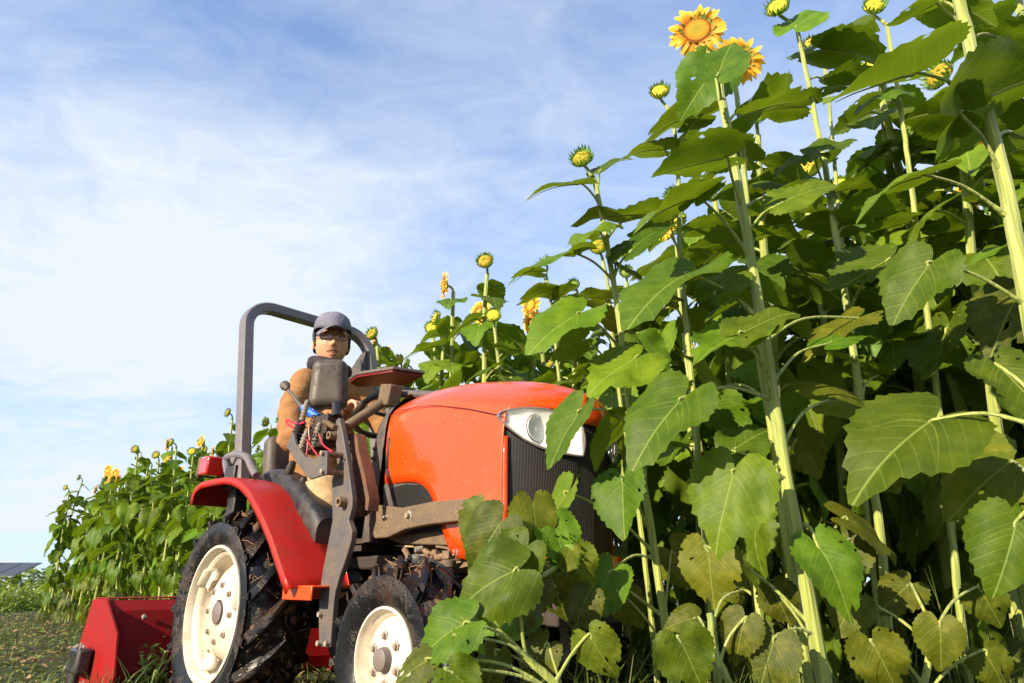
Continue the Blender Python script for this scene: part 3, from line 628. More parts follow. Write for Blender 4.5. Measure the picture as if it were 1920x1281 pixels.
# cowl between dash and hood
rows = []
for x, w, z0, z1, zr in ((.655, .20, .62, 1.02, 1.10), (.70, .225, .62, 1.05, 1.15), (.74, .238, .62, 1.07, 1.178), (.792, .246, .62, 1.078, 1.190)):
    r_ = [(-w, z0), (-w, .8), (-w, z1 - .05), (-w + .006, z1), (-w + .03, z1 + .04), (-w * .6, zr - .01), (0, zr), (w * .6, zr - .01), (w - .03, z1 + .04), (w - .006, z1), (w, z1 - .05), (w, .8), (w, z0)]
    rows.append([Vector((x - (.10 * (1.1 - z) if z < 1.1 else 0), y, z)) for y, z in r_])
b = MB(); b.grid(rows); b.add(rows[0], [tuple(range(13))]); b.build('dash_cowl', M['cowl'], trac, sharp=30)
for u, v in ((700, 860), (703, 842), (705, 917)):
    b = MB(); c_ = Lp(u, v, 1, -.236); b.lathe([(0, -.008), (.006, -.008), (.008, 0), (.008, .01)], c_, (0, 1, 0), 8); b.build('bolt', M['cowl'], trac)
# ---- fender (right), copied mirrored on the left
arc = [(-.375, .815), (-.372, .860), (-.345, .888), (-.28, .905), (-.15, .905), (-.02, .900), (.06, .888), (.15, .862), (.24, .818), (.32, .762), (.40, .700), (.48, .632), (.55, .560), (.61, .500), (.650, .462)]
for sgn in (-1, 1):
    rows = []
    for k in range(len(arc)):
        x, z = arc[k]; t_ = Vector((arc[min(k + 1, len(arc) - 1)][0] - arc[max(k - 1, 0)][0], 0, arc[min(k + 1, len(arc) - 1)][1] - arc[max(k - 1, 0)][1])).normalized(); nn = Vector((-t_.z, 0, t_.x))
        if nn.z < 0 and x > -.39: nn = -nn
        p = Vector((x, 0, z)); r_ = []
        for y, d in ((.497, -.026), (.500, -.010), (.496, .0), (.486, .002), (.40, .004), (.33, .003), (.262, .0)):
            q = p + nn * d; r_.append(Vector((q.x, sgn * y, q.z)))
        rows.append(r_)
    b = MB(); b.grid(rows)
    fe = b.build('fender', M['red_body'], trac, sharp=40); s_ = fe.modifiers.new('s', 'SOLIDIFY'); s_.thickness = .006; s_.offset = 0
    # inner side wall joining arch and deck
    b = MB(); pl = [Vector((x, sgn * .268, z - .003)) for x, z in arc[4:]] + [Vector((.66, sgn * .268, .455)), Vector((.58, sgn * .268, .60)), Vector((.47, sgn * .268, .70)), Vector((.42, sgn * .268, .76)), Vector((.30, sgn * .268, .86)), Vector((.1, sgn * .268, .93)), Vector((-.15, sgn * .268, .93))]
    b.prism(pl, (0, sgn * -.006, 0)); b.build('fender_side', M['red_body'], trac, bevel=.002)
for (x_, z_) in ((.30, .60), (.42, .56), (.50, .50)):
    b = MB(); b.lathe([(0, -.008), (.007, -.008), (.008, 0), (.013, .001)], (x_, -.276, z_), (0, 1, 0), 6); b.build('bolt', M['bolt'], trac)
# step / deck
b = MB(); b.box((.645, -.36, .468), (.20, .20, .008)); b.box((.645, -.463, .448), (.20, .008, .046)); b.box((.548, -.36, .448), (.008, .20, .046)); b.build('foot_step', M['red'], trac, bevel=.003)
b = MB(); sc_ = [Lp(u, v, 1, -.27) for u, v in ((585, 978), (625, 980), (632, 985), (632, 1010), (588, 1007), (580, 1000))]; b.prism(sc_, (0, .05, 0)); b.build('pedal_box', M['dust_steel'], trac, bevel=.006)
b = MB(); b.lathe([(0, -.02), (.012, -.018), (.014, 0)], Lp(617, 1001, 1, -.27), (0, 1, 0), 10); b.build('bolt', M['bolt'], trac)
b = MB(); b.box(Lp(690, 1014, 1, -.20), (.16, .02, .018)); b.box((.50, 0, .60), (.34, .48, .02)); b.build('frame_rail', M['dark'], trac)
# ---- black console over the fender
cs = [(-.22, .26, .905, .04), (-.12, .26, .960, .05), (.02, .27, .965, .05), (.14, .27, .935, .05), (.26, .275, .880, .05), (.36, .285, .825, .05), (.46, .28, .760, .05), (.50, .275, .715, .04)]
rows = []
for x, yo, zt, w_ in cs:
    zb = max(.62, min(.90, .90 - max(0, x) * .58))
    rows.append([Vector((x, y, z)) for y, z in ((-yo - .055 , zb - .03), (-yo - .065, zb + (zt - zb) * .45), (-yo - .050, zt - .015), (-yo - .03, zt), (-yo + .03, zt), (-yo + .05, zt - .012), (-yo + .055, zb - .05))])
b = MB(); b.grid(rows); b.add(rows[0], [tuple(range(7))]); b.add(rows[-1], [tuple(range(7))]); con = b.build('side_console', M['black'], trac, sharp=40)
con.modifiers.new('sub', 'SUBSURF').render_levels = 2; con.modifiers['sub'].levels = 2
def hose(name, pts, r, m, par=trac, n=10, y=None):
    b = MB(); b.tube(spline(pts, 6), r, n); return b.build(name, M[m], par)
hose('grab_handle', [Lp(u, v, 1, -.40) for u, v in [(429, 893), (425, 876), (424, 862), (432, 855), (450, 853), (464, 859), (472, 876), (481, 892)]], .017, 'grey_paint')
hose('lever', [Lp(534, 905, 1, -.30), Lp(537, 895, 1, -.30)], .009, 'engine')
b = MB(); a = Lp(537, 898, 1, -.30); b.lathe([(.010, 0), (.017, .02), (.019, .055), (.014, .080), (0, .088)], a, Lp(549, 868, 1, -.30) - a, 14); b.build('lever_knob', M['black'], trac)
b = MB(); a = Lp(563, 915, 1, -.28); b.lathe([(.010, 0), (.016, .012), (.018, .03), (.012, .05), (0, .055)], a, Lp(572, 893, 1, -.28) - a, 14); b.build('lever_knob', M['black'], trac)
# tail lamp
e = bpy.data.objects.new('tail_light', None); COL.objects.link(e); e.parent = trac; e.empty_display_size = .05
c_ = Lp(397, 875, 1, -.40)
b = MB(); b.box(c_, (.105, .085, .090), Matrix.Rotation(rad(3), 3, 'Y')); b.build('lens', M['lens_red'], e, bevel=.010, seg=3)
b = MB(); b.box(c_ + Vector((-.058, 0, 0)), (.022, .09, .094)); b.build('housing', M['cowl'], e, bevel=.006)
b = MB(); b.box(c_ + Vector((.02, .09, -.02)), (.05, .12, .07)); b.build('bracket', M['black'], e, bevel=.004)
# seat
b = MB(); b.box((-.10, 0, .84), (.40, .44, .09)); st = b.build('seat', M['cowl'], trac, bevel=.03, seg=4)
b = MB(); b.box((-.29, 0, 1.00), (.09, .42, .34), Matrix.Rotation(rad(-10), 3, 'Y')); b.build('seat_back', M['cowl'], trac, bevel=.035, seg=4)
# ---- roll bar: square tube with rounded corners
def rollbar():
    path = []; xa = lambda z: -.175 - (z - 1.05) * .258
    hy = .375; zt = 1.868; rc_ = .145; pts = [(-hy, .90), (-hy, 1.2), (-hy, 1.5), (-hy, zt - rc_)]
    for i in range(1, 9):
        a = i / 9 * math.pi / 2; pts.append((-hy + rc_ * (1 - math.cos(a)), zt - rc_ + rc_ * math.sin(a)))
    pts += [(-hy + rc_, zt)]; pts += [(-y, z) for y, z in pts[::-1]]
    rows = []; hw, hd = .027, .034
    for i, (y, z) in enumerate(pts):
        a = Vector(pts[max(0, i - 1)]); c = Vector(pts[min(len(pts) - 1, i + 1)]); t = (c - a).normalized(); n = Vector((-t.y, t.x))
        L_ = []
        ch_ = .007
        for s, d in ((-hw, -hd + ch_), (-hw, hd - ch_), (-hw + ch_, hd), (hw - ch_, hd), (hw, hd - ch_), (hw, -hd + ch_), (hw - ch_, -hd), (-hw + ch_, -hd)):
            q = Vector((y, z)) + n * s; L_.append(Vector((xa(z) + d, q.x, q.y)))
        rows.append(L_)
    b = MB(); b.grid(rows, close=True); b.add(rows[0], [tuple(range(8))]); b.add(rows[-1], [tuple(range(8))]); return b
rb = rollbar().build('roll_bar', M['grey_paint'], trac, sharp=28)
for y in (-.375, .375):
    b = MB(); b.box((-.19, y, .93), (.11, .085, .10)); b.box((-.16, y, .80), (.08, .06, .22)); b.build('post_socket', M['black'], rb, bevel=.006)
    b = MB(); b.tube([(-.19, y - .036, 1.02), (-.19, y + .036, 1.02)], .034, 4); b.build('collar', M['grey_paint'], rb, bevel=.004)
# ---- engine bits below the cover: filter bowl, hoses, clamps
e = bpy.data.objects.new('fuel_filter', None); COL.objects.link(e); e.parent = trac; e.empty_display_size = .05
a = Lp(841, 1052, 1, -.25); b = MB(); b.lathe([(0, .004), (.020, .004), (.024, 0), (.024, -.018), (.019, -.022)], a, (0, 0, 1), 16); b.build('collar', M['dust_steel'], e)
b = MB(); b.lathe([(.019, -.02), (.018, -.055), (.0165, -.070), (.010, -.078), (0, -.08)], a, (0, 0, 1), 16); b.build('bowl', M['engine'], e)
b = MB(); b.box(a + Vector((0, 0, .018)), (.032, .03, .025)); b.tube([a + Vector((.008, 0, .02)), a + Vector((.008, 0, .045))], .006, 8); b.build('head', M['engine'], e, bevel=.003)
for pts, r_, m_ in (([(792, 1030), (812, 1043), (832, 1060)], .0085, 'engine'), ([(815, 1032), (818, 1045), (835, 1042)], .0105, 'engine'), ([(856, 1048), (870, 1044), (882, 1034)], .007, 'rust'),
                    ([(784, 1064), (810, 1067), (834, 1072)], .005, 'bolt'), ([(818, 1025), (838, 1028), (850, 1036)], .004, 'engine'), ([(758, 1030), (764, 1040), (766, 1050)], .010, 'engine'), ([(800, 1064), (808, 1052), (818, 1046)], .016, 'rust'), ([(780, 1044), (790, 1046), (806, 1044)], .010, 'rust')):
    hose('hose', [Lp(u, v, 1, -.235 - (.01 if r_ > .009 else 0)) for u, v in pts], r_, m_)
for u, v in ((785, 1030), (780, 1045), (793, 1045), (856, 1036), (862, 1036)):
    c_ = Lp(u, v, 1, -.25); b = MB(); b.lathe([(.004, -.012), (.010, -.012), (.011, .012), (.004, .012)], c_, (.4, 1, .1), 10, closed=True); b.build('clamp', M['bolt'], trac)

# ------------------------------------------------------------------ flail mower behind the tractor
MX = TM @ Matrix.Translation((-.93, 0, -.008))
mow = thing('flail_mower', 'dark red flail mower housing behind the left tractor wheel of the picture', 'mower', MX)
# housing cross-section in x (forward) / z, width along y from -.65 to .55
sec = [(-.26, .05), (-.30, .22), (-.24, .405), (.06, .41), (.20, .33), (.28, .10), (.24, .03)]
sec2 = [(-.26, .03), (-.31, .20), (-.24, .408), (-.02, .412), (.24, .27), (.31, .10), (.29, .02), (.05, .0)]
b = MB(); b.grid([[Vector((x, y, z)) for x, z in ((-.23, .403), (-.02, .406), (.03, .36), (.13, .10), (.12, .04))] for y in (-.60, -.2, .2, .55)])
hs = b.build('housing', M['red_mower'], mow, smooth=False); hs.modifiers.new('s', 'SOLIDIFY').thickness = .01
b = MB(); b.grid([[Vector((x, y, z)) for x, z in ((-.23, .403), (-.30, .22), (-.26, .06))] for y in (-.60, -.2, .2, .55)]); hb_ = b.build('rear_flap', M['black'], mow, smooth=False); hb_.modifiers.new('s', 'SOLIDIFY').thickness = .008
for y in (-.615, .55):
    b = MB(); b.prism([Vector((x, y, z)) for x, z in sec2], (0, .014, 0)); b.build('end_plate', M['red_mower'], mow, bevel=.003)
b = MB(); b.box((-.135, -.30, .414), (.20, .60, .006)); b.build('top_rib', M['red_mower'], mow, bevel=.002)
for z_, y0_ in ((.33, -.45), (.33, -.05), (.33, .35)):
    b = MB(); b.lathe([(0, -.010), (.008, -.010), (.010, -.002), (.014, 0)], (.052, y0_, z_), (-1, 0, -.4), 8); b.build('bolt', M['bolt'], mow)
b = MB(); b.tube([(-.02, -.598, .408), (.032, -.598, .362), (.13, -.598, .10)], .006, 6); b.build('weld_bead', M['red_mower'], mow)
e2 = bpy.data.objects.new('skid_bracket', None); COL.objects.link(e2); e2.parent = mow; e2.empty_display_size = .05
b = MB(); b.box((-.10, -.655, .14), (.17, .06, .11)); b.box((-.26, -.62, .10), (.14, .05, .18)); b.tube([(-.33, -.60, .10), (-.33, -.2, .10)], .05, 14); b.build('gear_cover', M['black'], e2, bevel=.012)
for x, z in ((-.16, .195), (-.13, .20), (-.10, .205), (-.05, .20), (-.24, .10), (-.10, .04), (.02, .03), (.12, .05), (-.03, .14)):
    b = MB(); b.lathe([(0, -.016), (.009, -.016), (.010, -.004), (.013, -.003), (.013, .004)], (x, -.66 if z > .09 and x < 0 else -.617, z), (0, 1, 0), 6); b.build('bolt', M['bolt'], e2)
for y in (-.36, -.27):
    b = MB(); b.prism([Vector((x, y, z)) for x, z in ((.16, .10), (.16, .20), (.24, .23), (.27, .19), (.27, .08))], (0, .022, 0)); b.build('hitch_lug', M['red_mower'], mow, bevel=.006)
b = MB(); b.tube([(.20, -.32, .2), (.55, -.15, .32)], .02, 10); b.tube([(.20, .32, .2), (.55, .15, .32)], .02, 10); b.build('hitch_arm', M['dark'], mow)
# ------------------------------------------------------------------ driver
def eval_mesh(o, name, mats, sharp=0):
    dg = bpy.context.evaluated_depsgraph_get(); me = bpy.data.meshes.new_from_object(o.evaluated_get(dg)); me.name = name
    me.materials.clear(); [me.materials.append(x) for x in (mats if isinstance(mats, list) else [mats])]
    me.shade_smooth(); old = o.data; bpy.data.objects.remove(o); return me
def capsules(b, V, Ed, Rs):
    """tapered round-ended limbs along the edges; the voxel remesh fuses them"""
    for a, c in Ed:
        p, q = Vector(V[a]), Vector(V[c]); d = q - p; L = d.length; t = d / L; n1, n2 = frame(t)
        ra, rb = Rs[a], Rs[c]; ra = ra if isinstance(ra, tuple) else (ra, ra); rb = rb if isinstance(rb, tuple) else (rb, rb)
        side = Vector((0, 1, 0)); side = (side - t * side.dot(t)).normalized(); fw = side.cross(t); rows = []
        for k in range(5):
            g = math.pi / 2 * (k / 4); rows.append((p - t * math.cos(g) * min(ra), ra, max(.02, math.sin(g))))
        for k in range(5):
            g = math.pi / 2 * (k / 4); rows.append((q + t * math.sin(g) * min(rb), rb, max(.02, math.cos(g))))
        R_ = [[c_ + (side * r_[0] * math.cos(w * .3927) + fw * r_[1] * math.sin(w * .3927)) * f for w in range(16)] for c_, r_, f in rows]
        b.grid(R_, close=True); b.add(R_[0], [tuple(range(16))]); b.add(R_[-1], [tuple(range(16))])
def fused(b, name, m, vox, it, fac=.5):
    o = b.build(name + '_src', m, sharp=0); rm = o.modifiers.new('r', 'REMESH'); rm.mode = 'VOXEL'; rm.voxel_size = vox; rm.use_smooth_shade = True
    sm = o.modifiers.new('s', 'SMOOTH'); sm.factor = fac; sm.iterations = it
    return eval_mesh(o, name, m)
HC = Vector((-.045, -.05, 1.632)); HR = Matrix.Rotation(rad(-24), 3, 'Z') @ Matrix.Rotation(rad(3), 3, 'Y') @ Matrix.Rotation(rad(2), 3, 'X'); HS_ = 1.10
def hp(x, y, z): return HC + HR @ (Vector((x, y, z)) * HS_)
def head_shape(d):
    x, y, z = d
    hw, hd, hh = .076, .095, .118
    p = Vector((x * hd, y * hw, z * hh))
    if z < 0:                                   # cheeks, jaw and chin
        f = -z; p.y *= 1 - .22 * f ** 1.8; p.x *= 1 - (.10 if x > 0 else .42) * f ** 1.5
        if x > 0: p.x += .004 * f
    if x > 0: p.x = p.x * (1 - .10 * abs(y) ** 2) - .004
    if x > .2:
        Y, Z = p.y, p.z
        G = lambda cy, cz, sy, sz: math.exp(-((Y - cy) / sy) ** 2 - ((Z - cz) / sz) ** 2)
        p.x -= .010 * (G(.031, .012, .018, .012) + G(-.031, .012, .018, .012))
        p.x += .006 * (G(.028, .032, .025, .009) + G(-.028, .032, .025, .009))
        p.x += .024 * G(0, -.025, .0105, .012) + .014 * G(0, .000, .0085, .020) + .008 * (G(.011, -.029, .007, .007) + G(-.011, -.029, .007, .007))
        p.x += .006 * G(0, -.068, .020, .010) - .003 * G(0, -.062, .024, .003) + .007 * G(0, -.092, .022, .014)
        p.x += .004 * (G(.040, -.020, .018, .02) + G(-.040, -.020, .018, .02))
    return p
b = MB(); rows = []
for i in range(49):
    a = math.pi * i / 48
    rows.append([hp(*head_shape(Vector((math.sin(a) * math.cos(q * math.pi / 36), math.sin(a) * math.sin(q * math.pi / 36), math.cos(a))))) for q in range(72)])
b.grid(rows, close=True)
for s in (-1, 1):
    c_ = Vector((-.006, s * .076, -.006)); rr = []
    for i in range(9):
        a = math.pi * i / 8; rr.append([hp(c_.x - .004 + .016 * math.sin(a) * math.cos(q * .5236) - .004 * math.cos(a), c_.y + s * .004 + .008 * math.sin(a) * math.sin(q * .5236), c_.z + .030 * math.cos(a)) for q in range(12)])
    b.grid(rr, close=True)
# torso, neck and arms as one skinned surface
V = [(-.12, 0, .86), (-.12, 0, 1.02), (-.10, -.01, 1.20), (-.07, -.03, 1.38), (-.06, -.04, 1.47), (-.05, -.048, 1.56),
     (-.05, -.17, 1.405), (.03, -.262, 1.25), (.13, -.300, 1.07), (.23, -.24, 1.12), (.315, -.17, 1.185),
     (-.05, .13, 1.405), (.03, .23, 1.26), (.15, .27, 1.08), (.27, .235, 1.14), (.36, .19, 1.20),
     (.06, -.12, .85), (.33, -.20, .84), (.42, -.20, .62), (.46, -.20, .46), (.06, .12, .85), (.33, .18, .84), (.42, .18, .62), (.46, .18, .46)]
Ed = [(0, 1), (1, 2), (2, 3), (3, 4), (4, 5), (3, 6), (6, 7), (7, 8), (8, 9), (9, 10), (3, 11), (11, 12), (12, 13), (13, 14), (14, 15), (0, 16), (16, 17), (17, 18), (18, 19), (0, 20), (20, 21), (21, 22), (22, 23)]
Rb = [.10, .10, .10, .08, .052, .050, .055, .046, .040, .034, .026, .055, .046, .040, .034, .026, .075, .058, .048, .04, .075, .058, .048, .04]
capsules(b, V, Ed, Rb)
def hand(w, fw, up, side):      # wrist, forward direction, back-of-hand normal, thumb side
    fw = fw.normalized(); up = (up - fw * up.dot(fw)).normalized(); sd_ = fw.cross(up) * side
    rr = []
    for i in range(7):
        a = i / 6; c_ = w + fw * (-.02 + .095 * a); wy = .026 + .016 * math.sin(a * 2.2); wz = .016 - .003 * a
        rr.append([c_ + sd_ * wy * math.cos(q * .6283) + up * wz * math.sin(q * .6283) for q in range(10)])
    b.grid(rr, close=True); b.add(rr[0], [tuple(range(10))]); b.add(rr[-1], [tuple(range(10))[::-1]])
    for k, (o_, L_) in enumerate(((.030, .036), (.010, .040), (-.010, .037), (-.029, .030))):
        p0 = w + fw * .060 + sd_ * o_; p1 = w + fw * .088 + sd_ * o_ * 1.05 + up * .004; p2 = p1 + fw * L_ * .65 - up * L_ * .55; p3 = p2 - up * L_ * .75 - fw * L_ * .05; p4 = p3 - up * L_ * .3 - fw * L_ * .55
        b.tube([p0, p1, p2, p3, p4], [.011, .0108, .0098, .009, .0065], 8)
    t0 = w + fw * .015 + sd_ * .022; b.tube([t0, t0 + sd_ * .028 + fw * .02 - up * .008, t0 + sd_ * .030 + fw * .045 - up * .025, t0 + sd_ * .018 + fw * .062 - up * .040], [.015, .013, .011, .008], 8)
SWC = Vector((.47, 0, 1.235))
hand(Vector((.315, -.17, 1.19)), Vector((.75, .25, .25)), Vector((-.2, -.1, 1)), -1)
hand(Vector((.36, .19, 1.21)), Vector((.7, -.25, .25)), Vector((-.2, .1, 1)), 1)
pm = fused(b, 'person', M['skin'], .0040, 2, .4)
per = bpy.data.objects.new('person', pm); COL.objects.link(per); per.matrix_world = TM
per['label'] = 'man in grey cap, glasses and tan jacket sitting at the wheel of the red tractor'; per['category'] = 'person'
# jacket
JV = [(-.13, 0, .83), (-.13, 0, 1.00), (-.11, -.01, 1.20), (-.075, -.03, 1.375), (-.062, -.042, 1.445)] + V[6:11] + V[11:16]
JE = [(0, 1), (1, 2), (2, 3), (3, 4), (3, 5), (5, 6), (6, 7), (7, 8), (8, 9), (3, 10), (10, 11), (11, 12), (12, 13), (13, 14)]
JR = [(.175, .13), (.160, .120), (.155, .115), (.115, .085), (.062, .062), .068, .060, .056, .050, .040, .078, .066, .060, .052, .040]
b = MB(); capsules(b, JV, JE, JR); jme = fused(b, 'jacket', M['jacket'], .010, 6)
for v in jme.vertices:         # cloth folds: creases across elbow and waist
    c_ = v.co; nrm_ = v.normal
    q = noise.noise(Vector((c_.x * 9, c_.y * 9, c_.z * 22))) * .004 + noise.noise(Vector((c_.x * 26, c_.y * 26, c_.z * 34))) * .001
    e_ = math.exp(-((c_ - Vector((.08, -.31, 1.08))).length / .12) ** 2); q += e_ * .003 * math.sin(c_.z * 120 + c_.x * 60); sh_ = max(0, (abs(c_.y + .02) - .12) / .15); q += sh_ * .0018 * math.sin(c_.z * 70 - c_.x * 45 + 3 * noise.noise(c_ * 8))
    v.co = c_ + nrm_ * q
inst('jacket', jme, per)
TR = [(-.12, 0, .80), (.04, -.11, .84), (.33, -.205, .845), (.40, -.205, .66), (.44, -.20, .50), (.04, .11, .84), (.33, .18, .845), (.40, .18, .66), (.44, .18, .50)]
b = MB(); capsules(b, TR, [(0, 1), (1, 2), (2, 3), (3, 4), (0, 5), (5, 6), (6, 7), (7, 8)], [.15, .105, .085, .075, .065, .105, .085, .075, .065]); tme = fused(b, 'trousers', M['trousers'], .010, 4)
for v in tme.vertices: v.co = v.co + v.normal * (.010 * noise.noise(v.co * 16) + .006 * math.sin(v.co.z * 110 + v.co.x * 50))
inst('trousers', tme, per)
for y in (-.20, .18):
    b = MB(); b.ball((.50, y, .46 + .03), (.13, .05, .045), 12); b.build('boot', M['black'], per)
# collar scarf
b = MB(); c0 = Vector((-.050, -.046, 1.500)); rr = []
for i in range(9):
    a = math.pi * 2 * i / 8; rr.append([c0 + Vector(((.088 + .020 * math.cos(a)) * math.cos(q * .2618), (.096 + .020 * math.cos(a)) * math.sin(q * .2618), .036 * math.sin(a) + .018 * math.cos(q * .2618 + 2.6))) for q in range(24)])
b.grid(rr, close=True); b.build('scarf', M['scarf'], per, sharp=0)
# cap: crown + bowed peak + band + button
b = MB(); rr = []
for i in range(13):
    a = math.pi / 2 * i / 12; rows_ = []
    for q in range(40):
        t_ = q * math.pi / 20; k = math.cos(a) ** .62; lump = 1 + .018 * noise.noise(Vector((math.cos(t_) * 2, math.sin(t_) * 2, a * 2)))
        rows_.append(hp((-.002 + .104 * k * math.cos(t_)) * lump, .0865 * k * math.sin(t_) * lump, .034 + .004 * math.cos(t_) + .020 * abs(math.sin(t_)) * (1 - math.sin(a)) + .108 * math.sin(a) ** .85 * lump - (.030 * (1 - math.sin(a)) if math.cos(t_) < 0 else 0) * abs(math.cos(t_))))
    rr.append(rows_)
b.grid(rr, close=True); cap = b.build('cap', M['cap'], per, sharp=0)
s_ = cap.modifiers.new('s', 'SOLIDIFY'); s_.thickness = .003
b = MB(); rr = []
for i in range(9):
    f = i / 8; rows_ = []
    for q in range(21):
        a = (-1 + q / 10) * rad(66)
        x0, y0 = .100 * math.cos(a), .0855 * math.sin(a)
        ext = .078 * math.cos(a * 1.18) ** .6 * f if abs(a * 1.18) < math.pi / 2 else 0
        yy = y0 * (1 - .05 * f)
        rows_.append(hp(x0 + ext, yy, .050 - .24 * ext - 8.0 * yy * yy * (.55 + .45 * f) + .006))
    rr.append(rows_)
b.grid(rr); pk = b.build('peak', M['cap'], cap, sharp=0); s_ = pk.modifiers.new('s', 'SOLIDIFY'); s_.thickness = .004
b = MB(); b.ball(hp(0, 0, .144), .008, 8); b.build('button', M['cap'], cap)
# hair under the cap, eyebrows, moustache, goatee
b = MB(); rr = []
for i in range(10):
    f = i / 9; rows_ = []
    for q in range(31):
        t_ = rad(76) + (360 - 152) * math.pi / 180 * q / 30; w = 1 + .03 * noise.noise(Vector((q * .7, f * 4, 0)))
        dn = .085 if math.cos(t_) < -.1 else .066 + .006 * noise.noise(Vector((q * 1.1, 1, 0)))
        rows_.append(hp(-.004 + .098 * math.cos(t_) * w * (1 - .12 * f * (math.cos(t_) < 0)), .0835 * math.sin(t_) * w * (1 - .10 * f), .045 - dn * f + .004 * noise.noise(Vector((q * 1.9, 3, 0)))))
    rr.append(rows_)
b.grid(rr); hr = b.build('hair', M['hair'], per, sharp=0); s_ = hr.modifiers.new('s', 'SOLIDIFY'); s_.thickness = .007; s_.offset = 1
def front(y, z):
    d = Vector((math.sqrt(max(.01, 1 - (y / .076) ** 2 - (z / .118) ** 2)), y / .076, z / .118)).normalized(); return head_shape(d)
def onface(y, z, off=0.0):
    p = front(y, z); 
    for _ in range(4):
        k = Vector((0, y - p.y, z - p.z)); q = front(y + k.y, z + k.z) if abs(y + k.y) < .07 else p; p = Vector((q.x, p.y, p.z)) if False else p
        break
    return hp(p.x + off, p.y, p.z)
for s in (-1, 1):
    ec = Vector((.072, s * .030, .012))
    b = MB(); b.ball(hp(*ec), .0125 * HS_, 12); eye = b.build('eye', M['eyewhite'], per)
    b = MB(); b.ball(hp(ec.x + .0085, ec.y - .002, ec.z - .0005), .0058 * HS_, 10); b.build('iris', M['iris'], eye)
    b = MB(); b.tube([hp(ec.x + .0095 - abs(k) * .0035, ec.y + k * .0135, ec.z + .0065 - k * k * .004) for k in (-1, -.5, 0, .5, 1)], [.002, .0035, .0038, .0035, .002], 6); b.build('eyelid', M['skin'], eye)
    b = MB(); b.tube([hp(ec.x + .0085 - abs(k) * .0035, ec.y + k * .0135, ec.z - .0065 + k * k * .003) for k in (-1, -.5, 0, .5, 1)], [.002, .0035, .0038, .0035, .002], 6); b.build('eyelid', M['skin'], eye)
    b = MB(); b.tube([onface(s * y, z, .001) for y, z in ((.012, .026), (.022, .031), (.034, .032), (.046, .027))], [.001, .002, .0019, .001], 6); b.build('eyebrow', M['hair'], per)
b = MB(); b.tube([onface(y, z, -.0005) for y, z in ((-.030, -.060), (-.014, -.0625), (0, -.0635), (.014, -.0625), (.030, -.060))], [.001, .0030, .0036, .0030, .001], 6); b.tube([onface(y, z, -.001) for y, z in ((-.020, -.069), (-.008, -.073), (.008, -.073), (.020, -.069))], [.001, .0042, .0042, .001], 6); b.build('lips', M['lip'], per)
b = MB()
for _ in range(150):
    y = R.gauss(0, .014); z = -.051 - abs(y) * .25 + R.uniform(-.004, .003)
    if abs(y) < .030 and abs(y) > .002: p = onface(y, z, .0); b.tube([p, p + HR @ Vector((.0028, y * .06, -.0035))], [.0005, .0003], 3)
for _ in range(60):
    y = R.gauss(0, .010); z = -.093 + R.uniform(-.012, .006); p = onface(y, z, .0); b.tube([p, p + HR @ Vector((.002, 0, -.005))], [.0005, .0003], 3)
b.build('moustache', M['hair'], per, kind='stuff')
# glasses
gl = bpy.data.objects.new('glasses', None); COL.objects.link(gl); gl.parent = per; gl.empty_display_size = .05
for s in (-1, 1):
    pts = []
    for i in range(25):
        a = i / 24 * 6.28318; cx_, cz_ = math.copysign(abs(math.cos(a)) ** .62, math.cos(a)), math.copysign(abs(math.sin(a)) ** .62, math.sin(a))
        yy = s * .033 + .0255 * cx_; pts.append(hp(.102 - 2.6 * yy * yy, yy, .006 + .0150 * cz_))
    b = MB(); b.tube(pts, .0012, 6, cap=False); b.build('rim', M['frame'], gl)
    b = MB(); b.tube([hp(.102 - 2.6 * .0585 ** 2, s * .0585, .012), hp(.085, s * .074, .014), hp(.0, s * .083, .010)], .0018, 6); b.build('temple', M['frame'], gl)
    b = MB(); b.add(pts[:-1], [tuple(range(24))]); o_ = b.build('lens', M['spec'], gl, smooth=False); o_.modifiers.new('s', 'SOLIDIFY').thickness = .001
b = MB(); b.tube([hp(.0995, -.0075, .010), hp(.104, 0, .012), hp(.0995, .0075, .010)], .0015, 6); b.build('bridge', M['frame'], gl)

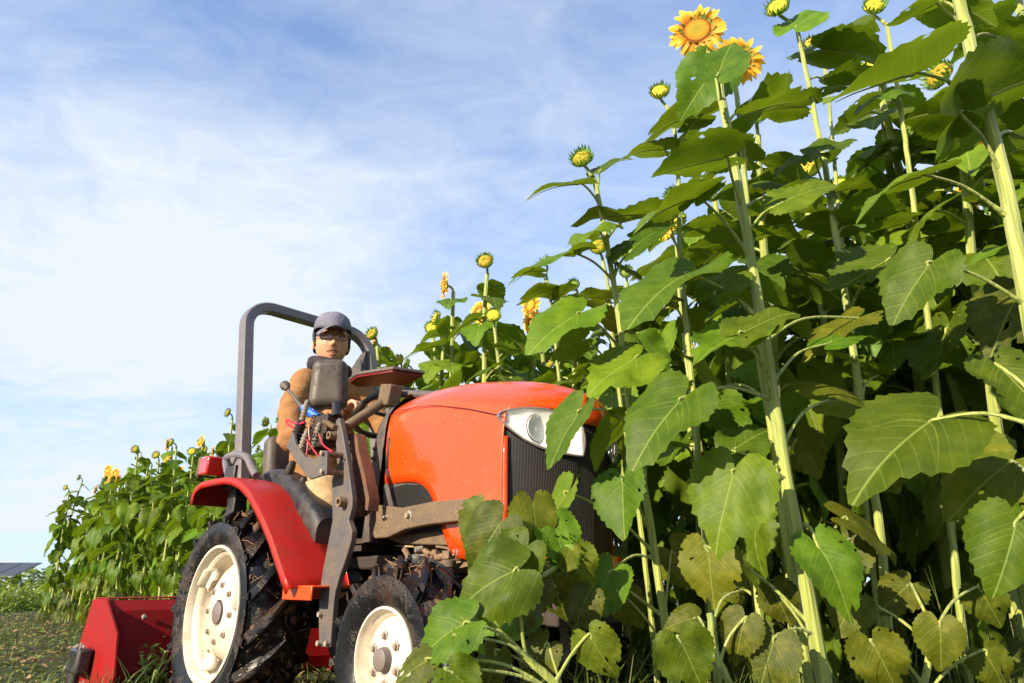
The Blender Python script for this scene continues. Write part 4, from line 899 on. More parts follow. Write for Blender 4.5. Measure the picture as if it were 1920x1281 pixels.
# ------------------------------------------------------------------ sunflower leaves, heads
def leaf_mesh(seed, droop=.35, fold=.22, wave=.05, holes=0, m='leaf', broad=.93, curl=0.0):
    r = random.Random(seed); K, A = 7, 60
    prof = [(0, 1.0), (9, .87), (20, .76), (32, .70), (46, .665), (62, .635), (78, .600), (94, .560), (110, .515), (126, .47), (142, .43), (155, .36), (166, .21), (174, .09), (180, .04)]
    def rr(a):
        for (a0, r0), (a1, r1) in zip(prof, prof[1:]):
            if a <= a1: f = (a - a0) / (a1 - a0); f = f * f * (3 - 2 * f) if a0 else f; return r0 + (r1 - r0) * f
        return .05
    b = MB(); b.uv = []; ph = r.uniform(0, 6); asym = r.uniform(-.05, .05)
    def zf(x, y):
        d = math.hypot(x, y); z = fold * abs(x) * (1 - .35 * abs(x)) + .02 * noise.noise(Vector((x * 3, y * 3, ph))) - droop * (max(0, y) ** 2) * .8 - .28 * droop * x * x * 1.5
        tt = y - .72 * abs(x) - .55 * x * x; z += .004 * abs(math.sin((tt - .03) * math.pi / .18)) * min(1, abs(x) * 7)
        z += wave * d * math.sin(x * 9 + ph + 2 * y) * min(1, abs(x) * 3) + wave * .8 * d * math.sin(y * 8 + ph * 2) * min(1, abs(x) * 3) - curl * max(0, d - .35) ** 2
        return z
    b.v.append(Vector((0, 0, 0))); b.uv.append((0, 0))
    for k in range(1, K + 1):
        q = (k / K) ** .85
        for j in range(A):
            a = -180 + 360 * (j + .5) / A; rad_ = rr(abs(a)) * (1 + asym * (1 if a > 0 else -1))
            if k == K: rad_ *= 1 + (r.uniform(.01, .055) if j % 2 else -.018) * (1.2 if abs(a) > 12 else .2) + r.uniform(-.012, .012)
            x = math.sin(rad(a)) * rad_ * q * broad; y = math.cos(rad(a)) * rad_ * q
            if abs(a) > 165: x *= .7
            b.v.append(Vector((x, y, zf(x, y)))); b.uv.append((x, y))
    skip = set()
    for _ in range(holes):
        skip.add((r.randint(3, K - 1), r.randint(0, A - 1)))
    if holes:
        for _ in range(2): skip.add((K - 1, r.randint(0, A - 1)))
    for j in range(A):
        if j != A - 1: b.f.append((0, 1 + (j + 1) % A, 1 + j)); b.m.append(0)
    for k in range(1, K):
        for j in range(A):
            if j == A - 1 or (k, j) in skip: continue   # the notch stays open
            i0 = 1 + (k - 1) * A + j; i1 = 1 + (k - 1) * A + (j + 1) % A; b.f.append((i0, i1, i1 + A, i0 + A)); b.m.append(0)
    # raised midrib on the underside
    pts = [Vector((0, y, zf(0, y) - .014)) for y in (.0, .15, .3, .5, .7, .9)]; n0 = len(b.v)
    b.tube(pts, [.013, .012, .010, .008, .006, .003], 5, m=1, cap=False); b.uv += [(.05, .07)] * (len(b.v) - n0)
    return b.mesh('leaf', [M[m], M['stem']], sharp=0)
LY = [leaf_mesh(i, *a) for i, a in enumerate([(.30, .22, .08), (.45, .16, .09), (.20, .30, .04), (.55, .25, .08), (.35, .10, .11), (.15, .35, .05, 2), (.5, .2, .08, 3), (.7, .15, .05), (.25, .15, .13, 1, 'leaf', 1.06), (.6, .30, .10, 2, 'leaf', .84), (.40, .05, .15, 0, 'leaf', 1.0, .5), (.10, .25, .10, 4, 'leaf', .90, -.4)])]
LO = [leaf_mesh(20 + i, *a, m='leaf_old') for i, a in enumerate([(.35, .08, .07, 3), (.5, .05, .08, 5), (.25, .12, .06, 2), (.4, .10, .09, 4), (.6, .15, .05, 0)])]
def leaf_matrix(p, axis, nrm_, L):
    y = axis.normalized(); z = (nrm_ - y * nrm_.dot(y))
    if z.length < 1e-4: z = Vector((0, 0, 1)) - y * y.z
    z.normalize(); x = y.cross(z)
    m = Matrix((x, y, z)).transposed().to_4x4(); return Matrix.Translation(p) @ m @ Matrix.Diagonal((L, L, L, 1))
def petal_mesh(seed, L=1.0, w=.24, bend=.15):
    r = random.Random(seed); b = MB(); b.uv = []
    rows = []
    for i in range(6):
        f = i / 5; ww = w * (math.sin(math.pi * min(1, f * .82 + .12)) ** .8) * (1 if i < 5 else .12); row = []
        for s in (-1, 0, 1):
            row.append(Vector((s * ww * .5, f * L, bend * math.sin(f * 2.2) * .5 - bend * f * f * .8 + (.035 if s else 0) * math.sin(f * 3)))); b.uv.append((s * .5, f))
        rows.append(row)
    b.grid(rows); return b.mesh('petal', M['petal'], sharp=0)
PET = [petal_mesh(i, 1, .38 + .05 * (i % 2), bd) for i, bd in enumerate((.15, .3, -.1, .45))]
def disc_mesh():
    b = MB(); b.uv = []; rows = []
    for i in range(9):
        q = i / 8; z = .16 * math.cos(q * 1.35) - .06 * math.exp(-(q / .3) ** 2) if i < 8 else -.06
        row = []
        for j in range(32):
            a = j / 32 * 6.28318; row.append(Vector((q * math.cos(a), q * math.sin(a), z))); b.uv.append((q * math.cos(a), q * math.sin(a)))
        rows.append(row)
    b.grid(rows, close=True)
    k0 = len(b.v); rw = [[Vector((q * math.cos(j / 32 * 6.28318), q * math.sin(j / 32 * 6.28318), z)) for j in range(32)] for q, z in ((1.0, -.06), (.8, -.35), (.3, -.55), (0, -.6))]
    b.grid(rw, m=1, close=True); b.uv += [(0, .1)] * (len(b.v) - k0)
    return b.mesh('disc', [M['disc'], M['bract']], sharp=60)
DISC = disc_mesh()
def spikes(seed, n, r0, L, spread, m, w=.16, inward=0.0, layers=2):
    """a whorl of pointed bracts / florets about +z, as one mesh in unit size"""
    r = random.Random(seed); b = MB(); b.uv = []
    for l in range(layers):
        for i in range(n):
            a = (i + .5 * l) / n * 6.28318 + r.uniform(-.08, .08); d = Vector((math.cos(a), math.sin(a), 0)); t_ = Vector((-math.sin(a), math.cos(a), 0)); Z = Vector((0, 0, 1))
            LL = L * r.uniform(.8, 1.15) * (1 - .12 * l); sp = spread + r.uniform(-.2, .2) + .22 * l
            for k in range(5):
                f = k / 4; ang = sp * (1 - f * .2) - inward * f
                p = d * (r0 + math.sin(ang) * LL * f * .9) + Z * (math.cos(ang) * LL * f - .1 - .10 * l)
                ww = w * (math.sin(math.pi * (f * .75 + .25)) if k < 4 else .04)
                b.v += [p - t_ * ww * .5 - d * .02, p + d * .02, p + t_ * ww * .5 - d * .02]; b.uv += [(-.3, f), (0.05, f), (.3, f)]
            n0 = len(b.v) - 15
            for k in range(4):
                for s in (0, 1): b.f.append((n0 + k * 3 + s, n0 + k * 3 + s + 1, n0 + k * 3 + s + 4, n0 + k * 3 + s + 3)); b.m.append(0)
    return b.mesh('bracts', M[m], sharp=0)
BR_BLOOM = spikes(1, 16, .75, .62, 1.25, 'bract', .34)
BR_BUD = spikes(2, 17, .72, .85, .95, 'bract', .28, inward=.3, layers=3)
FL_BUD = spikes(3, 26, .86, .95, -.10, 'floret', .17, inward=1.05, layers=3)
FL_TINY = spikes(4, 14, .30, .75, -.1, 'bract', .2, inward=.6, layers=2)
def joined_petals(n=38, seed=0):
    b = MB(); b.uv = []; r = random.Random(seed)
    for i in range(n):
        src = PET[i % 4]; a = i / n * 6.28318 + r.uniform(-.06, .06); s = r.uniform(1.0, 1.25); tilt = r.uniform(-.35, .25)
        Mx = Matrix.Rotation(a, 4, 'Z') @ Matrix.Translation((0, .86, -.02 - .06 * (i % 2))) @ Matrix.Rotation(tilt + .1 * (i % 2), 4, 'X') @ Matrix.Diagonal((s, s, s, 1))
        n0 = len(b.v); b.v += [Mx @ v.co for v in src.vertices]; uvd = {}
        for p in src.polygons:
            b.f.append(tuple(q + n0 for q in p.vertices)); b.m.append(0)
            for li, vi in zip(p.loop_indices, p.vertices): uvd[vi] = tuple(src.uv_layers[0].data[li].uv)
        b.uv += [uvd[k] for k in range(len(src.vertices))]
    return b.mesh('petals', M['petal'], sharp=0)
JP = joined_petals()
def head(parent, kind, p, d, r, separate=False, seed=0):
    """kind bloom / bud / tiny; p centre of the disc, d facing direction, r disc radius"""
    q = Vector(d).normalized().to_track_quat('Z', 'Y').to_matrix().to_4x4(); Mx = Matrix.Translation(p) @ q @ Matrix.Rotation(seed * 1.7, 4, 'Z') @ Matrix.Diagonal((r, r, r, 1))
    rr_ = random.Random(seed)
    hd = inst('flower_head', DISC if kind == 'bloom' else BUDC, parent, Mx)
    if kind == 'bloom':
        inst('bracts', BR_BLOOM, hd)
        if separate:
            n = 40
            for i in range(n):
                a = i / n * 6.28318 + rr_.uniform(-.07, .07); s = rr_.uniform(1.0, 1.22)
                inst('petal', PET[rr_.randrange(4)], hd, Matrix.Rotation(a, 4, 'Z') @ Matrix.Translation((0, .84, -.02 - .06 * (i % 2))) @ Matrix.Rotation(rr_.uniform(-.35, .3), 4, 'X') @ Matrix.Rotation(rr_.uniform(-.3, .3), 4, 'Y') @ Matrix.Diagonal((s, s, s, 1)))
        else: inst('petals', JP, hd, kind='stuff')
    else:
        inst('bracts', BR_BUD, hd, kind='stuff'); inst('florets', FL_BUD if kind == 'bud' else FL_TINY, hd, kind='stuff')
    return hd
b = MB(); b.uv = None; b.ball((0, 0, -.12), (.74, .74, .34), 14); BUDC = b.mesh('bud_core', M['bract'], sharp=0)
# ------------------------------------------------------------------ hero sunflowers
UP = Vector((0, 0, 1)); FR = Vector((-.45, -.80, .40)).normalized()
LABG = 'sunflowers in the near rows on the right'
hero_positions = []
def hero(label, stem_px, Y, r0, r1, leaves, headspec=None, group=None, lean=0.0):
    pts = [Wp(u, v, Y + lean * (1 - i / max(1, len(stem_px) - 1))) for i, (u, v) in enumerate(stem_px)]   # listed base to top
    pts = spline(pts, 6); n = len(pts)
    while pts[0].z > .01:
        pts = [pts[0] + (pts[0] - pts[1]).normalized() * .06 + Vector((0, 0, -.02))] + pts
    n = len(pts); root = pts[0].copy(); root.z = 0; hero_positions.append(root)
    r = random.Random(int(stem_px[0][0]))
    T = thing('sunflower', label, 'sunflower', Matrix.Translation(root), group)
    P = [p - root for p in pts]
    b = MB(); b.tube([p + Vector((r.uniform(-1, 1), r.uniform(-1, 1), 0)) * .0012 for p in P], [r0 + (r1 - r0) * i / (n - 1) for i in range(n)], 10)
    for i, lf in enumerate(leaves):
        (ju, jv), (tu, tv) = lf[0], lf[1]; o = dict(dy=-.04, td=0.0, n=UP, m=None, w=1.0, at=None, pet=True); o.update(lf[2] if len(lf) > 2 else {})
        pj = Wp(ju, jv, Y + o['dy']) - root; pt = Wp(tu, tv, Y + o['dy'] + o['td']) - root
        ax = pt - pj; L = ax.length * o['w'] * .93
        old = o['m'] == 'o' or (o['m'] is None and jv > 980 and i % 2)
        me = (LO if old else LY)[r.randrange(5 if old else 12)] if 'k' not in o else LY[o['k']]
        nn = Vector(o['n']) + Vector((r.uniform(-.15, .15), r.uniform(-.15, .15), 0))
        inst('leaf', me, T, leaf_matrix(pj, ax, nn, L))
        if o['pet']:
            if o['at']: pa = Wp(*o['at'], Y) - root
            else:
                tz = pj.z - .07 - .25 * (pj - P[-1]).length * .2; pa = min(P, key=lambda q: (q - Vector((q.x, q.y, tz))).length)
            d = pj - pa; mid = pa + d * .45 + Vector((0, 0, .09 * d.length + .006)); pr = .0024 + L * .0042
            b.tube(spline([pa, mid, pj - ax.normalized() * .012, pj], 5), [pr * (1.25 - .45 * k / 15 + (1.1 if k == 0 else .35 if k == 1 else 0)) for k in range(16)], 7)
    b.build('stem', M['stem'], T)
    if headspec:
        kind, (hu, hv), hdy, d, rr_ = headspec; hpnt = Wp(hu, hv, Y + hdy) - root; rr_ *= dict(bloom=.86, bud=1.30, tiny=1.2)[kind]
        head(T, kind, hpnt, d, rr_, separate=(kind == 'bloom'), seed=i)
        dd = Vector(d).normalized(); b = MB(); e = hpnt - dd * rr_ * .45
        b.tube(spline([P[-2], P[-1], e - dd * .015, e], 5), r1 * .85, 8); b.build('neck', M['stem'], T)
    return T
f = dict(n=FR)
hero('thickest-stemmed sunflower with open golden bloom held highest against the sky', [(1550, 1330), (1545, 1281), (1480, 930), (1440, 680), (1400, 440), (1345, 135)], 1.45, .0175, .0105, [
    ((1347, 137), (1376, 58), dict(dy=-.12, n=(-.25, -1, .2), w=.92, at=(1352, 190), k=2)), ((1338, 131), (1291, 190), dict(dy=.03, n=(.3, -1, .3), w=1.3, m='y')),
    ((1354, 297), (1205, 322), dict(dy=-.12, td=.05, n=(.1, .1, 1), w=1.0)), ((1304, 372), (1176, 388), dict(dy=-.10, td=-.03, n=(-.15, -.2, 1), w=1.1)),
    ((1306, 370), (1334, 306), dict(dy=-.10, n=(-.9, -.5, .2), w=1.1, pet=False)), ((1398, 214), (1490, 168), dict(dy=.06, td=.05)), ((1386, 455), (1288, 447), dict(dy=.08, td=.05)),
    ((1492, 380), (1382, 402), dict(dy=.10, td=-.04)), ((1469, 378), (1582, 318), dict(dy=-.05, td=-.06, n=(-.5, -.9, .7), w=.95, k=4)),
    ((1395, 622), (1314, 652), dict(dy=-.10, td=-.04, n=(-.3, -.7, .8), w=1.25)), ((1396, 622), (1502, 560), dict(dy=-.12, td=-.02, n=(-.5, -.7, .6), w=.95)),
    ((1285, 515), (1140, 592), dict(dy=-.02, td=-.10, n=(-.5, -.9, .9), w=.95, k=0)), ((1345, 545), (1398, 470), dict(dy=.0, n=(-.7, -.9, .4))),
    ((1275, 752), (1152, 880), dict(dy=-.10, td=-.02, n=(-.6, -.8, .5), w=.95, at=(1443, 748), k=0)),
    ((1374, 890), (1328, 1042), dict(dy=-.10, td=-.02, n=(-.40, -.9, .25), w=1.02, at=(1478, 900), k=4)),
    ((1556, 752), (1700, 745), dict(dy=.12, td=.04, n=(-.3, -.8, .8), w=1.05, m='o')), ((1538, 1030), (1622, 1160), dict(dy=-.08, td=-.06, n=(-.2, -.8, .5), m='y', at=(1510, 985))),
    ((1590, 975), (1716, 1018), dict(dy=.08, td=.02, n=(-.2, -.7, .9), m='o')), ((1328, 1036), (1338, 1162), dict(dy=.05, n=(-.5, -.9, .3), m='o')),
    ((1452, 1110), (1490, 1188), dict(dy=.05, n=(-.4, -.9, .2), m='o')), ((1450, 1205), (1415, 1312), dict(dy=-.06, n=(-.3, -.9, .3), m='o', at=(1530, 1190))),
    ((1590, 1020), (1560, 1110), dict(dy=.14, n=FR, m='o')), ((1432, 560), (1340, 480), dict(dy=.10)), ((1560, 640), (1640, 590), dict(dy=.06, n=(-.3, -.6, 1))), ((1600, 600), (1488, 652), dict(dy=.10, n=(-.2, -.6, .9), m='o')),
    ((1335, 720), (1290, 640), dict(dy=.16)), ((1380, 840), (1450, 790), dict(dy=.18, n=FR)),
], ('bloom', (1307, 57), .02, (-.30, -.95, -.10), .050))
hero('sunflower with an open bloom half hidden by a leaf, beside the highest bloom', [(1520, 1300), (1470, 980), (1450, 830), (1420, 640), (1405, 440), (1390, 260), (1378, 150)], 1.62, .011, .007, [
    ((1405, 300), (1330, 270), dict(dy=.1)), ((1425, 440), (1500, 420), dict(dy=.08)), ((1440, 700), (1370, 680), dict(dy=.10, n=FR)), ((1500, 830), (1560, 900), dict(dy=.1, n=FR, m='o')), ((1430, 880), (1500, 960), dict(dy=.08, n=FR, m='o')), ((1400, 560), (1310, 600), dict(dy=.14))],
     ('bloom', (1386, 110), -.01, (.05, -1, -.05), .050))
hero('leftmost tall sunflower in front of the hood, with a green-yellow bud at its top', [(1262, 1300), (1250, 1190), (1215, 960), (1180, 760), (1155, 560), (1120, 360), (1105, 322)], 1.72, .0115, .0065, [
    ((1085, 345), (976, 334), dict(dy=-.03, td=-.02, n=(.0, -.4, 1), w=1.0)), ((1128, 318), (1177, 271), dict(dy=-.02, n=(-.5, -.8, .9))),
    ((1068, 475), (938, 494), dict(dy=-.05, td=-.04, n=(.0, -.5, 1), w=1.05)), ((1120, 432), (1062, 432), dict(dy=-.03, td=-.10)), ((1185, 468), (1258, 382), dict(dy=-.06, n=(-.7, -.8, .8), w=1.0)),
    ((1206, 402), (1062, 392), dict(dy=.04, n=(0, -.5, 1))), ((1082, 590), (984, 642), dict(dy=-.08, td=-.05, n=(-.4, -.9, .9), w=1.12, k=0)), ((1090, 640), (1022, 672), dict(dy=-.06, n=(.3, .6, 1))),
    ((1190, 672), (1118, 706), dict(dy=-.10, td=-.05, n=(-.5, -.9, .6), w=1.45, k=4)), ((1205, 650), (1258, 690), dict(dy=-.02, n=(-.5, -.9, .6), w=1.2)),
    ((1084, 776), (1008, 888), dict(dy=-.16, td=.02, n=(-.95, -.33, .1), w=.95, k=2, at=(1186, 800))), ((1160, 792), (1085, 862), dict(dy=-.02, td=.06, n=(.3, -.2, 1), m='y')),
    ((1168, 908), (1166, 1006), dict(dy=-.12, td=-.04, n=(-.55, -.8, .35), w=1.15, k=5, at=(1212, 985))), ((1142, 1078), (1084, 1172), dict(dy=-.10, td=-.02, n=(-.5, -.9, .2), w=1.05, k=1, at=(1222, 1045))),
    ((1060, 930), (975, 1052), dict(dy=-.04, td=.0, n=(-.95, -.35, .1), w=1.0)), ((1030, 1064), (1052, 1172), dict(dy=.02, n=(-.5, -.9, .2), m='o', w=1.1)),
    ((1265, 1040), (1330, 1120), dict(dy=.06, n=FR, m='o')), ((1170, 1120), (1210, 1190), dict(dy=.05, n=FR, m='o')), ((1160, 500), (1240, 540), dict(dy=.06, n=(-.2, -.5, 1))), ((1170, 610), (1090, 560), dict(dy=.10)), ((1215, 860), (1290, 800), dict(dy=.10, n=(-.2, -.4, 1)))],
     ('bud', (1091, 297), -.01, (-.35, -.85, .25), .026))
hero('nearest sunflower at the right edge, its thick pale stem running out of the top', [(1985, 900), (1925, 560), (1880, 330), (1835, 150), (1800, 10), (1782, -70)], 1.15, .0160, .0125, [
    ((1807, 208), (1925, 108), dict(dy=-.06, td=.02, n=(.1, .45, 1), w=1.0, k=3)), ((1807, 208), (1655, 205), dict(dy=-.06, td=.02, n=(0, .25, 1), w=.85, pet=False)), ((1712, 138), (1515, 178), dict(dy=-.03, td=-.05, n=(-.2, -.1, 1), w=.95, at=(1838, 190))),
    ((1726, 330), (1570, 348), dict(dy=-.05, td=.0, n=(-.1, -.35, 1), w=.98, at=(1884, 402))), ((1905, 90), (1780, 60), dict(dy=.10, n=(0, .2, 1))), ((1745, 12), (1655, 58), dict(dy=.0, td=.05, n=(-.2, -.3, 1))), ((1760, 0), (1880, 22), dict(dy=.02)),
    ((1740, 500), (1652, 612), dict(dy=-.03, td=.03, n=(-.4, -.8, .6), w=.95, k=0, at=(1928, 575))), ((1875, 690), (1955, 770), dict(dy=.05, td=-.05, n=(-.3, -.9, .6), w=1.25, m='y')), ((1742, 792), (1566, 892), dict(dy=.12, td=-.04, n=(-.4, -.7, .7), w=.95, k=3, at=(1950, 800))),
    ((1902, 990), (1872, 1124), dict(dy=.05, n=(-.35, -.9, .15), w=1.05, m='y', at=(1985, 930))), ((1890, 870), (1764, 958), dict(dy=.20, n=(-.4, -.7, .6), w=1.0, m='o')), ((1930, 270), (1800, 320), dict(dy=.14)), ((1940, 450), (1800, 470), dict(dy=.16)), ((1905, 560), (1850, 660), dict(dy=.2, n=FR, m='o'))])
hero('tall sunflower cut by the top edge with a spiky bud left of a heart-shaped leaf', [(1672, 1260), (1650, 1000), (1620, 800), (1590, 590), (1565, 430), (1545, 300), (1530, 230), (1515, 150), (1493, 50)], 1.75, .012, .007, [
    ((1496, 48), (1538, 5), dict(dy=-.04, n=(-.4, -.9, .6), w=1.25)), ((1518, 292), (1444, 302), dict(dy=-.10, n=(-.3, -.7, 1), w=1.1)), ((1540, 282), (1602, 248), dict(dy=-.10, n=(-.5, -.9, .8), w=1.1)), ((1500, 200), (1400, 195), dict(dy=.05)), ((1560, 160), (1660, 150), dict(dy=.1)),
    ((1640, 700), (1560, 670), dict(dy=.1)), ((1660, 490), (1528, 566), dict(dy=-.14, td=.03, n=(-.4, -.7, .9), w=.95)), ((1640, 860), (1710, 930), dict(dy=.06, n=FR, m='o')), ((1590, 420), (1480, 400), dict(dy=.05)), ((1600, 400), (1700, 380), dict(dy=.08)), ((1640, 1215), (1695, 1310), dict(dy=-.22, n=FR, m='o', w=1.15)), ((1560, 520), (1470, 500), dict(dy=.1))],
     ('bud', (1458, 14), -.02, (-.5, -.8, .25), .030))
hero('sunflower with a single bud left of the blooms, one long leaf under the bud', [(1335, 1150), (1310, 850), (1290, 640), (1275, 480), (1272, 330), (1262, 225), (1250, 200)], 1.90, .010, .006, [
    ((1310, 216), (1190, 228), dict(dy=-.12, td=.0, n=(0, -.2, 1), w=1.1)), ((1289, 243), (1350, 188), dict(dy=-.02)), ((1241, 281), (1158, 267), dict(dy=-.02, td=-.04, n=(-.2, -.3, 1))), ((1250, 420), (1170, 450), dict(dy=.0)), ((1300, 430), (1380, 400), dict(dy=.05)), ((1250, 560), (1160, 540), dict(dy=.02)), ((1300, 600), (1380, 640), dict(dy=.05)), ((1280, 740), (1200, 790), dict(dy=.05)), ((1340, 760), (1420, 820), dict(dy=.06, n=FR))],
     ('bud', (1237, 172), -.01, (-.25, -.9, .25), .026))
hero('sunflower with a closed yellow bud at the top edge between two long leaves', [(1800, 1150), (1770, 850), (1740, 600), (1715, 400), (1700, 280), (1685, 180), (1665, 60), (1655, 40)], 1.92, .011, .0065, [
    ((1538, 84), (1632, 10), dict(dy=-.10, n=(-.6, -.7, .9), pet=False)), ((1550, 92), (1664, 82), dict(dy=-.12, td=.0, n=(0, -.3, 1), w=1.1, at=(1680, 110))), ((1676, 178), (1594, 180), dict(dy=-.02, n=(-.2, -.5, 1))), ((1720, 240), (1800, 200), dict(dy=.05)), ((1690, 420), (1600, 440), dict(dy=.03)), ((1750, 440), (1840, 420), dict(dy=.05)), ((1720, 640), (1640, 620), dict(dy=.05)), ((1770, 650), (1850, 700), dict(dy=.05, n=FR)), ((1800, 930), (1740, 1000), dict(dy=.1, n=FR, m='o'))],
     ('bud', (1639, 12), -.01, (-.2, -.9, .15), .030))
hero('slender sunflower with a pale bud just below the cut-off buds at the top', [(1640, 1100), (1610, 800), (1595, 600), (1575, 420), (1560, 250), (1547, 130), (1535, 105)], 2.15, .009, .006, [
    ((1560, 300), (1500, 330), dict(dy=.0)), ((1570, 360), (1640, 330), dict(dy=.0)), ((1575, 500), (1500, 530), dict(dy=.0)), ((1600, 560), (1680, 580), dict(dy=.0))], ('bud', (1522, 82), -.01, (-.3, -.9, .2), .026))
hero('sunflower with a half-open golden bud in front of the leaves, left of the big stems', [(1215, 1100), (1190, 900), (1165, 760), (1150, 640), (1140, 540), (1130, 485)], 2.10, .009, .006, [
    ((1130, 560), (1060, 545), dict(dy=0.)), ((1160, 600), (1230, 570), dict(dy=0.)), ((1150, 700), (1080, 720), dict(dy=0.)), ((1175, 790), (1250, 800), dict(dy=0.))], ('bud', (1122, 462), -.02, (-.2, -1, .05), .024))
hero('small sunflower with a drooping green bud, left of the bud over the hood', [(1090, 1000), (1070, 860), (1052, 740), (1042, 650), (1032, 560), (1024, 515)], 2.45, .009, .0055, [
    ((1010, 510), (968, 500), dict(dy=0., w=1.2)), ((1028, 548), (966, 550), dict(dy=-.02, w=1.1)), ((1045, 560), (1085, 530), dict(dy=0.)), ((1040, 620), (980, 640), dict(dy=0.)), ((1055, 660), (1110, 640), dict(dy=0.)), ((1055, 720), (1000, 740), dict(dy=0.))], ('tiny', (1019, 492), -.01, (-.6, -.5, .6), .024))
hero('sunflower seen from the side with an orange bloom hidden among leaves', [(1330, 1100), (1305, 850), (1290, 700), (1275, 560), (1268, 460)], 2.2, .009, .006, [
    ((1260, 500), (1200, 520), dict(dy=0.)), ((1290, 520), (1360, 500), dict(dy=0.))], ('bloom', (1247, 432), -.02, (-.75, -.55, .2), .026))
hero('sunflower with a dark-centred bloom turned away at the right edge', [(1960, 1000), (1935, 700), (1905, 500), (1880, 380), (1860, 290)], 1.75, .010, .007, [
    ((1880, 360), (1800, 380), dict(dy=0.)), ((1900, 420), (1980, 400), dict(dy=0.)), ((1900, 560), (1820, 560), dict(dy=0.))], ('bloom', (1843, 282), .0, (-.85, .35, .1), .034))
# low leaning sunflower, leaves in front of the tractor's nose and front wheel
hero('low leaning sunflower in front of the tractor wheel, leaves hanging in a dark heap', [(1075, 1330), (1040, 1281), (990, 1235), (930, 1180), (900, 1150)], 1.42, .008, .006, [
    ((962, 1072), (855, 1118), dict(dy=-.03, td=.0, n=(-.2, -.9, .5), w=1.25, m='y', at=(985, 1235))), ((935, 985), (882, 1060), dict(pet=False, dy=.08, n=(-.3, -.9, .1), w=1.35, m='o')), ((1000, 950), (1015, 1050), dict(pet=False, dy=.10, n=(.3, -.9, .2), w=1.0, m='o')), ((868, 1172), (745, 1232), dict(dy=-.05, n=(-.3, -.9, .5), w=1.0, m='y')),
    ((866, 1194), (912, 1206), dict(dy=-.06, n=(-.2, -.7, .9), w=1.2)), ((800, 1240), (728, 1275), dict(dy=-.05, n=(-.3, -.8, .6), w=1.1)), ((850, 1262), (905, 1318), dict(dy=-.1, n=FR, w=1.1)), ((1010, 1105), (955, 1190), dict(pet=False, dy=.05, n=FR, m='o')), ((1100, 1120), (1060, 1200), dict(pet=False, dy=.10, n=FR, m='o')), ((930, 1230), (900, 1310), dict(dy=.02, n=FR, m='o')), ((1110, 1200), (1160, 1290), dict(dy=-.02, n=FR, m='o')), ((1020, 1215), (960, 1290), dict(dy=.04, n=FR)), ((905, 960), (870, 1030), dict(pet=False, dy=.13, n=(-.2, -.9, .2), w=1.2, m='o')), ((1040, 985), (1065, 1080), dict(pet=False, dy=.12, n=(.1, -.9, .2), m='y')), ((985, 1030), (930, 1110), dict(pet=False, dy=.02, n=FR, m='y', w=1.1)), ((1080, 1040), (1120, 1110), dict(pet=False, dy=.1, n=FR, m='o')), ((1000, 1000), (925, 1010), dict(pet=False, dy=.12, n=FR, m='y')), ((985, 1150), (890, 1180), dict(pet=False, dy=.1, n=FR, m='y'))],
     ('tiny', (1062, 1042), .12, (-.4, -.8, .1), .034))
hero('young sunflower in the lower right corner with heart-shaped olive leaves', [(1400, 1400), (1370, 1290), (1340, 1220), (1330, 1150)], 1.40, .008, .006, [
    ((1278, 1205), (1322, 1300), dict(dy=-.08, n=(-.3, -.9, .4), w=1.12, m='y')), ((1395, 1168), (1368, 1252), dict(dy=.0, n=FR, m='o')), ((1300, 1160), (1240, 1170), dict(dy=.1, n=FR, m='o')), ((1380, 1100), (1320, 1060), dict(dy=.1, n=FR))])
hero('short yellowing sunflower below the thickest stems with spotted drooping leaves', [(1720, 1400), (1730, 1300), (1745, 1220), (1750, 1170)], 1.45, .008, .006, [
    ((1762, 1178), (1768, 1272), dict(dy=-.05, n=FR, m='o')), ((1640, 1212), (1690, 1312), dict(dy=-.06, n=FR, m='o', w=1.1)), ((1600, 1130), (1560, 1200), dict(dy=.05, n=FR, m='o')), ((1850, 1230), (1900, 1310), dict(dy=.0, n=FR, m='o')), ((1700, 1100), (1640, 1150), dict(dy=.1, n=FR, m='o')), ((1840, 1110), (1890, 1190), dict(dy=.1, n=FR, m='o'))])

